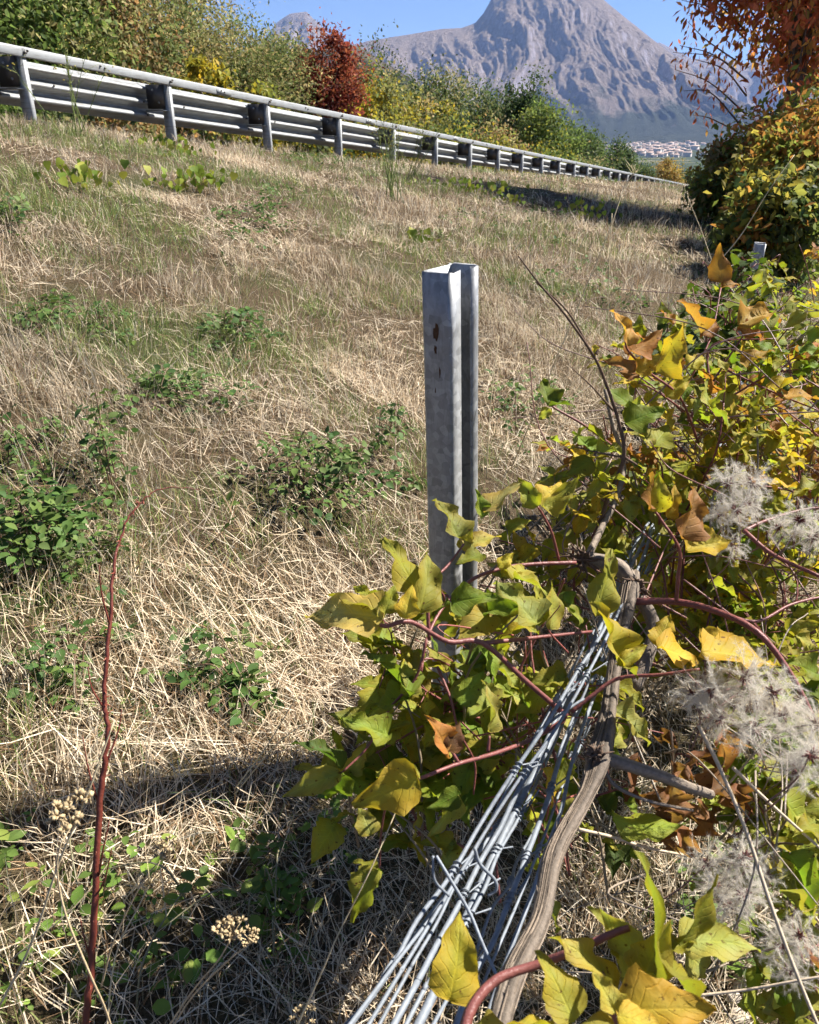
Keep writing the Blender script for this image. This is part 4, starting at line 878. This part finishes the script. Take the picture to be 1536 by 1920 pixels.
V14 = vine('clematis shoots between the near post and the thick stem', 1000, 950, 1.45)
bushy(V14, 13, (880, 1180), (870, 1120), (1.35, 1.6), ['lg', 'yg', 'yg', 'y'], .055, cap=120, shape=poly([(960, 890), (1180, 860), (1180, 1120), (900, 1100)]))
V15 = vine('clematis shoots low at the right edge below the big seed heads', 1480, 1450, 1.3)
bushy(V15, 24, (1240, 1620), (1300, 1620), (1.25, 1.6), ['lg', 'g', 'yg', 'g'], .058, cap=220, shape=poly([(1420, 1330), (1620, 1330), (1620, 1620), (1480, 1620), (1250, 1420)]))
# thin bare stems tangled through the hedge
def loose(root, name, n, xr, yr, dr, c, r, L, mat):
    for i in range(n):
        a = W(random.uniform(*xr), random.uniform(*yr), random.uniform(*dr)); dv = Vector((random.gauss(0, 1), random.gauss(0, 1), random.gauss(.2, .7))).normalized() * random.uniform(*L)
        m = MB(); m.tube([a, a + dv * .5 + Vector((random.gauss(0, .04), random.gauss(0, .04), random.gauss(0, .04))), a + dv], [r, r * .8, r * .5], 5, c, sub=6); m.build(name, mat, root, True)
loose(V4, 'bare_stem', 26, (1180, 1536), (880, 1400), (1.2, 1.7), (.25, .12, .10), .0016, (.15, .45), M['red_stem'])
loose(V5, 'bare_stem', 22, (1200, 1536), (1350, 1850), (1.0, 1.3), (.30, .24, .18), .0015, (.12, .4), M['red_stem'])
loose(V3, 'bare_stem', 16, (1080, 1500), (650, 900), (1.4, 1.8), (.24, .15, .12), .0015, (.12, .4), M['red_stem'])
loose(V1, 'bare_stem', 16, (880, 1150), (1150, 1550), (1.1, 1.4), (.30, .09, .07), .0014, (.1, .3), M['red_stem'])
for pts, r in [([(1310, 1360, 1.0), (1350, 1440, .98), (1400, 1560, .95), (1440, 1680, .92), (1480, 1790, .9), (1520, 1890, .88), (1560, 1980, .86)], .0027), ([(1375, 1440, 1.0), (1450, 1512, 1.02), (1560, 1610, 1.05)], .0024), ([(1160, 1880, 1.0), (1370, 1860, .98), (1500, 1838, .96), (1580, 1825, .95)], .002), ([(1085, 1555, 1.1), (1150, 1570, 1.12), (1215, 1590, 1.14), (1290, 1605, 1.15)], .0026)]:
    m = MB(); m.tube([W(*p) for p in pts], np.linspace(r, r * .75, len(pts)), 7, (.55, .44, .31), .1, sub=6); m.build('bare_stem', M['stalk'], V5, True)

# withered leaves hanging under the seed heads
for i in range(24):
    px, py = random.gauss(1310, 62), random.gauss(1465, 55)
    if not (1180 < px < 1430 and 1360 < py < 1620): continue
    d = random.uniform(1.08, 1.28); b = W(px, py, d); tip = b + Vector((random.gauss(0, .5), random.gauss(0, .5), -1)).normalized() * random.uniform(.035, .065)
    leaf(V4, b, tip, 'b', Vector((random.gauss(0, 1), random.gauss(-.6, 1), random.gauss(0, .4))), random.uniform(.9, 1.4), dleaf, 'withered_leaf')

# ------------------------------------------------------------------ fluffy seed heads
mpl, nt, out = mat_new('seed_plume'); thin(nt, out, mix(nt, noise(nt, coords(nt), 30), (.70, .64, .54), (.88, .83, .74)), .45, .6, .2)
mse = mat_flat('dark_seed', (.13, .035, .03), .6)
def plume_mesh(seed):
    rg = random.Random(seed); m = MB()
    for i in range(42):
        d = Vector((rg.gauss(0, 1), rg.gauss(0, 1), rg.gauss(.25, .9))).normalized(); L = rg.uniform(.026, .036); s = d.orthogonal().normalized(); s.rotate(Quaternion(d, rg.uniform(0, 6.28)))
        P = [d * .006]; bend = rg.uniform(.5, 1.6)
        for k in range(1, 8):
            f = k / 7; P.append(P[-1] + (d * math.cos(bend * f * 1.3) + s * math.sin(bend * f * 1.3)) * L / 7)
        m.tube(P, np.linspace(.00022, .00014, 8), 3, (.7, .62, .5), cap=False)
        for k in range(120):
            f = rg.uniform(.1, 1) * 6.99; j = int(f); a = P[j].lerp(P[j + 1], f - j); t = (P[j + 1] - P[j]).normalized()
            h = (t * rg.uniform(.2, .9) + Vector((rg.gauss(0, 1), rg.gauss(0, 1), rg.gauss(0, 1))) * .6).normalized() * rg.uniform(.004, .009)
            w = h.orthogonal().normalized() * .000085
            w.rotate(Quaternion(h.normalized(), rg.uniform(0, 6.28)))
            m.add([a - w, a + w, a + h], [[0, 1, 2]])
    return m.mesh('plumes', mpl, color=False)
def seed_mesh(seed):
    rg = random.Random(seed + 9); m = MB()
    for i in range(16):
        d = Vector((rg.gauss(0, 1), rg.gauss(0, 1), rg.gauss(.2, .9))).normalized()
        m.tube([d * .001, d * .005, d * .010], [.0007, .0014, .0003], 5)
    return m.mesh('seeds', mse, color=False)
pm = [plume_mesh(s) for s in range(3)]; sm = [seed_mesh(s) for s in range(3)]
for px, py, d, s in [(1365, 905, 1.22, 1), (1410, 905, 1.22, 1.1), (1380, 955, 1.2, 1.1), (1375, 1025, 1.2, .8), (1350, 965, 1.24, .8), (1400, 945, 1.25, .9), (1500, 975, 1.2, 1.0), (1460, 990, 1.22, .9), (1525, 1005, 1.22, 1.1), (1395, 1268, .98, 1.25), (1335, 1295, .98, 1.15), (1450, 1300, .98, 1.15), (1415, 1365, .96, 1.25), (1530, 1360, .98, 1.2), (1520, 1415, .92, 1.2), (1300, 1300, 1.0, 1.0),
                    (1490, 1440, .96, 1.1), (1395, 1608, 1.0, 1.1), (1325, 1620, 1.02, 1.0), (1395, 1678, 1.0, 1.1), (1365, 1700, 1.02, .9), (1500, 1755, 1.0, 1.0), (1465, 1775, 1.0, 1.0), (1480, 1820, 1.0, .9), (1440, 1640, 1.05, .8), (1340, 1660, 1.05, .9), (1500, 770, 1.7, .9), (1450, 700, 1.8, .8), (1350, 1350, 1.02, 1.0), (1470, 1340, 1.0, 1.1)]:
    c = W(px, py, d); k = random.randrange(3); q = Quaternion((random.gauss(0, 1), random.gauss(0, 1), random.gauss(0, 1), random.gauss(0, 1))); q.normalize()
    Mx = Matrix.Translation(c) @ q.to_matrix().to_4x4() @ Matrix.Scale(s, 4)
    h = put('seed_head', sm[k], V4, Mx); put('plume', pm[k], h, Mx, kind='stuff')
    m = MB(); e = c + Vector((random.gauss(0, .03), random.gauss(.04, .03), -.08)); m.tube([c, c.lerp(e, .5) + Vector((.01, 0, 0)), e], [.0009, .0011, .0012], 5, (.22, .12, .09), sub=4); m.build('seed_stalk', M['red_stem'], V4, True)

# ------------------------------------------------------------------ bare twig, stalks, canes
tw = thing('dry_twig', W(1120, 1000, 1.42), 'bare grey brown twig rising diagonally right of the near post', 'twig')
for pts, r0, r1 in [([(1118, 1005, 1.42), (1140, 935, 1.40), (1170, 858, 1.37), (1160, 790, 1.36), (1135, 715, 1.34), (1112, 665, 1.33), (1060, 590, 1.31), (1010, 530, 1.3), (972, 480, 1.29)], .0042, .0011), ([(1112, 665, 1.33), (1065, 585, 1.32), (1004, 528, 1.31)], .0022, .001), ([(1150, 770, 1.36), (1110, 725, 1.36), (1070, 688, 1.36)], .002, .0008), ([(1170, 858, 1.37), (1120, 848, 1.37), (1078, 838, 1.37)], .002, .001), ([(1118, 664, 1.33), (1122, 655, 1.33)], .003, .002), ([(1172, 858, 1.37), (1195, 872, 1.37)], .003, .0015)]:
    m = MB(); m.tube([W(*p) for p in pts], np.linspace(r0, r1, len(pts)), 7, (.62, .5, .44), .1, sub=6); m.build('branch', M['wood'], tw, True)
rc = thing('red_bramble_cane', W(160, 1960, 1.06), 'arching red bramble cane at the left with its tip bent over', 'bramble cane')
P, R = spline([W(150, 2080, 1.08), W(160, 1920, 1.07), W(175, 1750, 1.07), W(188, 1500, 1.07), W(202, 1380, 1.07), W(196, 1310, 1.07), W(204, 1180, 1.08), W(214, 1060, 1.10), W(232, 990, 1.12), W(268, 938, 1.14), W(315, 914, 1.16), W(372, 918, 1.18)], [.0052, .005, .0048, .0043, .0036, .0032, .0026, .0021, .0016, .0011, .0008, .0005], 8)
P = P + np.array([[random.gauss(0, .0009) for _ in range(3)] for _ in P])
CANE = (.15, .035, .022)
m = MB(); m.tube([Vector(p) for p in P], R, 8, CANE); m.build('cane', M['red_stem'], rc, True)
for pts in [[(182, 1500, 1.07), (165, 1440, 1.06), (155, 1380, 1.05)], [(200, 1430, 1.07), (222, 1370, 1.08), (228, 1330, 1.08)], [(186, 1640, 1.07), (192, 1600, 1.05), (205, 1540, 1.05)], [(205, 1170, 1.08), (190, 1110, 1.07), (186, 1060, 1.06)], [(180, 1680, 1.07), (196, 1650, 1.06), (210, 1590, 1.05)], [(196, 1330, 1.07), (172, 1290, 1.06), (165, 1250, 1.06)], [(170, 1800, 1.07), (158, 1760, 1.06), (150, 1720, 1.06)]]:
    m = MB(); m.tube([W(*p) for p in pts], [.0016, .0012, .0006], 5, CANE, sub=4); m.build('side_shoot', M['red_stem'], rc, True)
m = MB()
for i in range(70):
    j = random.randrange(4, len(P) - 12); d = Vector((random.gauss(0, 1), random.gauss(0, 1), random.gauss(-.2, .3))).normalized(); a = Vector(P[j]) + d * R[j] * .7
    m.tube([a, a + d * random.uniform(.004, .009)], [.0011, .0002], 4, (.34, .10, .06))
m.build('thorns', M['red_stem'], rc, kind='stuff')

def umbel(label, head, d, foot, s, group='dried umbel plants'):
    c = W(*head, d); root = thing('dried_umbel', W(*foot[-1]), label, 'dried flower', group)
    m = MB(); m.tube([c - Vector((0, 0, .02 * s))] + [W(*p) for p in foot], np.linspace(.0008, .0015, len(foot) + 1), 6, (.52, .40, .24), .05, sub=6); m.build('stem', M['stalk'], root, True)
    for k in range(9):
        a = k / 9 * 6.28; rr = .0 if k == 0 else random.uniform(.012, .024); e = c + Vector((math.cos(a) * rr, math.sin(a) * rr, random.uniform(-.002, .006))) * s
        m = MB(); m.tube([c - Vector((0, 0, .02 * s)), e], [.0008, .0007], 4, (.5, .38, .22))
        for q in range(11):
            b = Vector((random.gauss(0, 1), random.gauss(0, 1), random.gauss(.5, .6))).normalized(); x = b.orthogonal().normalized(); x.rotate(Quaternion(b, random.uniform(0, 6.28))); y = b.cross(x); o = e + b * .0045 * s
            ring = [o + (x * math.cos(t) * .0026 + b * math.sin(t) * .0042) * s for t in np.arange(7) / 7 * 6.28]
            m.add([tuple(o + y * .0012 * s), tuple(o - y * .0012 * s)] + [tuple(p) for p in ring], [[0, 2 + i, 2 + (i + 1) % 7] for i in range(7)] + [[1, 2 + (i + 1) % 7, 2 + i] for i in range(7)], np.array((.46, .35, .20)) * random.uniform(.6, 1.15))
        m.build('seed_cluster', M['stalk'], root)
umbel('pale dried umbel seed head left of the red cane', (128, 1522), .82, [(112, 1590, .82), (108, 1640, .83), (125, 1720, .84), (170, 1830, .86), (200, 1900, .9), (230, 2000, 1.0)], 1.0)
umbel('dried umbel seed head low in the middle of the foreground grass', (432, 1738), 1.0, [(410, 1800, 1.02), (360, 1860, 1.06), (300, 1950, 1.1)], .9)
umbel('small shaded dried umbel above the ground ivy', (308, 1592), 1.1, [(270, 1650, 1.12), (215, 1760, 1.14), (190, 1850, 1.18)], .7)
umbel('dried umbel at the bottom edge under the wires', (570, 1905), 1.1, [(565, 1950, 1.1), (560, 2010, 1.15)], .7)
umbel('second dried umbel just right of the low middle one', (472, 1755), 1.02, [(430, 1800, 1.03), (360, 1870, 1.06), (310, 1950, 1.1)], .6)

# tall single straws, each its own thing
def straw(label, pts, r=.0012, c=(.62, .50, .30), ear=False):
    root = thing('grass_stalk', W(*pts[0]), label, 'grass stalk', 'tall single grass stalks')
    m = MB(); m.tube([W(*p) for p in pts], np.linspace(r, r * .5, len(pts)), 5, c, sub=6); m.build('stalk', M['stalk'], root, True)
    if ear:
        m = MB(); P, _ = spline([W(*p) for p in pts], .001, 6)
        for i in range(12):
            a = Vector(P[-1]).lerp(Vector(P[-5]), random.random()); m.tube([a, a + Vector((random.gauss(0, .012), random.gauss(0, .012), random.uniform(.01, .03)))], [.0006, .0003], 3, c)
        m.build('ear', M['stalk'], root)
straw('long straw leaning right across the near slope to the barrier end', [(958, 880, 2.1), (1000, 780, 2.0), (1090, 560, 1.9), (1140, 440, 1.85), (1172, 350, 1.85), (1195, 320, 1.85)], .0016, ear=True)
straw('upright straw crossing the leaning straw right of the near post', [(1140, 640, 2.2), (1142, 520, 2.1), (1148, 400, 2.1)], .0014)
straw('straw arching left above the orange leaves', [(1345, 520, 2.0), (1318, 440, 2.0), (1290, 370, 2.0)], .0013)
straw('long pale straw leaning right in front of the red tree', [(1340, 500, 1.9), (1390, 440, 1.9), (1440, 360, 1.85), (1490, 290, 1.85)], .0014)
straw('thin straw standing close to the right of the near post', [(912, 900, 1.6), (920, 760, 1.55), (936, 630, 1.55)], .0011)
straw('straw leaning right behind the vine leaves', [(1000, 900, 1.9), (1040, 800, 1.85), (1090, 690, 1.85)], .0012)
straw('pale straw slanting up from the left bottom corner', [(-60, 1990, .9), (50, 1790, .86), (110, 1620, .84), (160, 1500, .83), (215, 1350, .83)], .0017)
straw('long straw slanting from bottom centre to the middle leaves', [(540, 1960, .95), (600, 1830, .93), (640, 1740, .92), (700, 1620, .92), (760, 1480, .95)], .0013)
straw('straw rising beside the low dried umbel', [(195, 1990, 1.0), (215, 1800, 1.0), (260, 1700, 1.0), (290, 1640, 1.02)], .0013, ear=True)
straw('pale straw lying at lower left behind the cane', [(20, 1800, 1.1), (140, 1700, 1.1), (210, 1610, 1.12)], .0012)
straw('pale broken straw in the middle foreground', [(440, 1480, 1.5), (500, 1400, 1.48), (560, 1300, 1.46)], .0016)
straw('second pale broken straw fanning right', [(440, 1490, 1.5), (520, 1395, 1.48), (590, 1345, 1.46)], .0014)

def weed(label, px, py, dep, hpx, n=9, wid=40, flower=True):
    p = W(px, py, dep); p.z = gz(p.x, p.y); root = thing('tall_weed', p, label, 'weed', 'tall green weeds by the barrier'); h = hpx * dep / FPX
    for i in range(n):
        m = MB(); e = p + Vector((random.gauss(0, wid / 2) * dep / FPX, random.gauss(0, .2), h * random.uniform(.55, 1))); b = p + Vector((random.gauss(0, .06), random.gauss(0, .06), -.03)); md = b.lerp(e, .5) + Vector((random.gauss(0, .03), 0, .05 * h))
        m.tube([b, md, e], [.006, .004, .0018], 5, (.16, .20, .06), sub=5)
        for q in range(9):
            a = md.lerp(e, random.random()); m.tube([a, a + Vector((random.gauss(0, .07), random.gauss(0, .07), random.uniform(.02, .14)))], [.0022, .001], 3, (.20, .23, .07))
        if flower:
            for q in range(4):
                a = e + Vector((random.gauss(0, .05), random.gauss(0, .05), random.gauss(0, .04))); m.box(a, (.014, .014, .01), None, (.42, .34, .06))
        m.build('stem', M['stalk'], root, True)
weed('tall wispy green weed in front of the first barrier bay', 150, 235, 8.6, 190, 8, 70)
weed('tall dark green weed clump in front of the middle of the barrier', 735, 350, 9.0, 170, 11, 40)
weed('thin green weed in front of the barrier left of the dark tree', 770, 318, 11.5, 110, 6, 60)

# ------------------------------------------------------------------ brambles and leafy plants on the slope
def tri_leaf(name, c, seed, n=3):
    rg = random.Random(seed); m = MB()
    for k in range(n):
        a = (k - (n - 1) / 2) * 1.25; L = 1.0 if k == n // 2 else .85
        prof = [(0, .02), (.25, .30), (.55, .32), (.8, .18), (1, 0)]; V = []; T = []
        fz = rg.uniform(-.3, .1); tilt = rg.uniform(-.25, .25)
        for s, w in prof:
            for q in (-1, 0, 1):
                x, y = q * w * L, .35 + s * L; z = fz * s * s + .22 * abs(q) * w + tilt * q * w
                V.append((x * math.cos(a) + y * math.sin(a), -x * math.sin(a) + y * math.cos(a), z))
        for i in range(len(prof) - 1):
            for j in range(2):
                o = i * 3 + j; T += [(o, o + 1, o + 4), (o, o + 4, o + 3)]
        m.add(V, T, np.array(c) * rg.uniform(.8, 1.2))
    return m.mesh(name, M['bramble_leaf'], True)
BL = [tri_leaf('leaf', c, i) for i, c in enumerate([(.07, .13, .03), (.09, .16, .035), (.055, .11, .028), (.15, .22, .05), (.12, .17, .05)])]
def patch(label, px, py, rx, ry, n, size, hh, name='bramble_patch', cat='bramble', group='bramble patches on the slope', meshes=None, stems=8, cane=(.17, .10, .06)):
    n = int(n * 1.6); rx *= 1.2; ry *= 1.1; stems = int(stems * .9)
    c, d = hit(px, py); root = thing(name, (c.x, c.y, gz(c.x, c.y)), label, cat, group); pts = []; subs = [(random.gauss(0, .5), random.gauss(0, .5), random.uniform(.15, .45)) for _ in range(5)]
    for i in range(n):
        for _ in range(30):
            su, sv, sr = random.choice(subs); u, v = random.gauss(su, sr), random.gauss(sv, sr)
            if u * u + v * v < 2.2: break
        p, dd = hit(px + u * rx, py + v * ry)
        h = random.random() ** .8 * hh * max(.2, 1 - (u * u + v * v) * .5); a = Vector((p.x, p.y, p.z + .02 + h)); pts.append((a, p))
        q = Matrix.Translation(a) @ Matrix.Rotation(random.uniform(0, 6.28), 4, 'Z') @ Matrix.Rotation(random.gauss(-.15, .4), 4, 'X') @ Matrix.Rotation(random.gauss(0, .35), 4, 'Y') @ Matrix.Scale(size * random.uniform(.4, 1.4), 4)
        put('leaf', random.choice(meshes or BL), root, q)
    for i in range(stems):
        a, p = random.choice(pts); e, _ = random.choice(pts); m = MB(); s = Vector((p.x, p.y, gz(p.x, p.y) - .02)); m.tube([s, a.lerp(e, .3) + Vector((0, 0, .04)), e], [.0022, .0018, .001], 5, cane, sub=5); m.build('stem', M['red_stem'], root, True)
patch('large dark green bramble patch at the left edge behind the red cane', 85, 1060, 150, 95, 190, .030, .22, stems=12)
patch('green bramble sprays left of the near post at mid height', 600, 950, 130, 75, 110, .030, .20, stems=12)
patch('green bramble patch in the middle of the slope above the straw', 350, 775, 120, 42, 90, .032, .12)
patch('dark green weed patch high on the slope below the barrier', 475, 415, 95, 55, 130, .034, .13)
patch('small green clump at left beside the brown hollow', 110, 610, 55, 32, 60, .03, .10)
patch('green clump right of the brown hollow', 215, 618, 40, 25, 30, .03, .08)
patch('dark green bramble left of the top of the near post', 480, 645, 90, 32, 70, .034, .12)
patch('green bramble sprigs at the far left edge, mid slope', 40, 850, 70, 50, 40, .03, .10)
patch('sparse bramble sprigs just left of the near post', 700, 870, 70, 60, 34, .028, .22)
patch('thin green sprigs standing behind the arching cane tip', 215, 900, 50, 60, 40, .028, .25)
patch('small leafy weeds in the shade beside the cane, lower left', 150, 1280, 90, 70, 50, .028, .12)
patch('green weeds in the middle foreground below the straw', 420, 1290, 100, 70, 50, .03, .10)
patch('short green weeds by the barrier foot, mid picture', 590, 312, 70, 18, 60, .05, .10)
patch('dark weeds right of the near post behind the bare twig', 1080, 545, 90, 40, 60, .038, .14)
patch('dark weeds in the shade of the hedge right of the near post', 990, 800, 80, 70, 60, .03, .18)
patch('green bramble weeds in front of the far barrier posts', 1000, 420, 130, 32, 60, .05, .10)
patch('green weeds at the left edge high on the slope', 20, 430, 45, 40, 30, .04, .1)
IV = [tri_leaf('leaf', c, 20 + i, 1 + 2 * (i % 2)) for i, c in enumerate([(.17, .25, .04), (.12, .20, .035), (.26, .32, .06), (.11, .17, .035)])]
patch('broad leaved ground cover in the shade right of the cane', 330, 1700, 170, 150, 62, .027, .10, 'ground_cover', 'ground cover', 'shaded leafy plants', IV, 6, (.2, .18, .1))
patch('small shaded leaves in the bottom left corner', 80, 1720, 100, 140, 34, .025, .08, 'ground_cover', 'ground cover', 'shaded leafy plants', IV, 4, (.2, .18, .1))
patch('scattered green leaves under the wire bundle', 560, 1640, 120, 150, 40, .024, .08, 'ground_cover', 'ground cover', 'shaded leafy plants', IV, 4, (.2, .18, .1))
patch('low green leaves on pale ground at the lower right', 1400, 1700, 130, 140, 70, .028, .06, 'ground_cover', 'ground cover', 'shaded leafy plants', IV, 4, (.2, .18, .1))
HL = []
for i, c in enumerate([(.20, .27, .03), (.27, .31, .04), (.15, .22, .03), (.33, .33, .05)]):
    m = MB(); m.add([(0, 0, 0), (.38, .02, .05), (.50, .28, .03), (.36, .62, -.04), (0, 1.05, -.25), (-.36, .62, -.04), (-.50, .28, .03), (-.38, .02, .05), (0, .4, -.02)], [[0, 1, 8], [1, 2, 8], [2, 3, 8], [3, 4, 8], [4, 5, 8], [5, 6, 8], [6, 7, 8], [7, 0, 8]], c); HL.append(m.mesh('leaf', M['bramble_leaf'], True))
def sprout(label, px, py, wpx, hpx, n):
    n = int(n * 1.5)
    p, d = hit(px, py); root = thing('leafy_sprout', (p.x, p.y, gz(p.x, p.y)), label, 'sprout', 'yellow green sprouts on the slope')
    for i in range(n):
        h = hpx * d / FPX * random.uniform(.25, 1); e = Vector((p.x, p.y, p.z)) + Vector((random.gauss(0, .33) * wpx * d / FPX, random.gauss(0, .12), h))
        s = Vector((p.x + (e.x - p.x) * .7, p.y, gz(p.x + (e.x - p.x) * .7, p.y) - .02))
        if i % 3 == 0: m = MB(); m.tube([s, s.lerp(e, .6) + Vector((0, 0, .02)), e], [.004, .003, .002], 5, (.30, .20, .10), sub=3); m.build('stem', M['red_stem'], root, True)
        dv = Vector((random.gauss(0, .5), random.gauss(-.3, .4), -.8)).normalized()
        nr = Vector((random.gauss(0, .5), -.7, .6)); put('leaf', random.choice(HL), root, leaf_matrix(e, e + dv * random.uniform(.035, .075), nr))
sprout('yellow green leafy sprout at upper left on the slope', 155, 358, 75, 55, 26)
sprout('wide leafy sprout below the second barrier bay', 362, 362, 110, 50, 34)
sprout('row of young leaves at the foot of the second barrier post', 300, 285, 110, 30, 26)
sprout('leafy sprout below the row of young leaves', 350, 300, 60, 28, 14)
sprout('long row of green sprouts below the middle of the barrier', 880, 365, 150, 30, 50)
sprout('yellow green sprout near the shadow of the red tree', 1095, 415, 90, 42, 30)
sprout('small yellow green sprout in mid slope right of the barrier weed', 785, 452, 40, 24, 12)
sprout('row of sprouts left of the long sprout row', 940, 385, 70, 25, 18)

# pale stones on the bare ground at the lower right
stm = mat_flat('pale_stone', (.50, .43, .35), .85, .2, .3, 60)
def stone_mesh(s):
    rg = random.Random(s); V = []
    for i in range(5):
        for j in range(8):
            th = (i + .5) / 5 * math.pi; ph = j / 8 * 6.28; r = 1 + rg.uniform(-.2, .2); V.append((math.sin(th) * math.cos(ph) * r, math.sin(th) * math.sin(ph) * r * .8, math.cos(th) * .55 * r))
    V += [(0, 0, .5), (0, 0, -.5)]; T = []
    for i in range(4):
        for j in range(8):
            k = (j + 1) % 8; T += [(i * 8 + j, (i + 1) * 8 + j, (i + 1) * 8 + k), (i * 8 + j, (i + 1) * 8 + k, i * 8 + k)]
    T += [(40, j, (j + 1) % 8) for j in range(8)] + [(41, 32 + (j + 1) % 8, 32 + j) for j in range(8)]
    return tri_mesh('pebble', V, T, stm, smooth=True)
sms = [stone_mesh(i) for i in range(5)]
for i in range(130):
    p, d = hit(random.gauss(1440, 70), random.gauss(1790, 75), .6)
    put('pebble', random.choice(sms), None, Matrix.Translation((p.x, p.y, gz(p.x, p.y) + .004)) @ Matrix.Rotation(random.uniform(0, 6.28), 4, 'Z') @ Matrix.Scale(random.uniform(.006, .02), 4), 'small pale pebble on the bare ground at the lower right', 'pebble', 'pale pebbles by the fence')
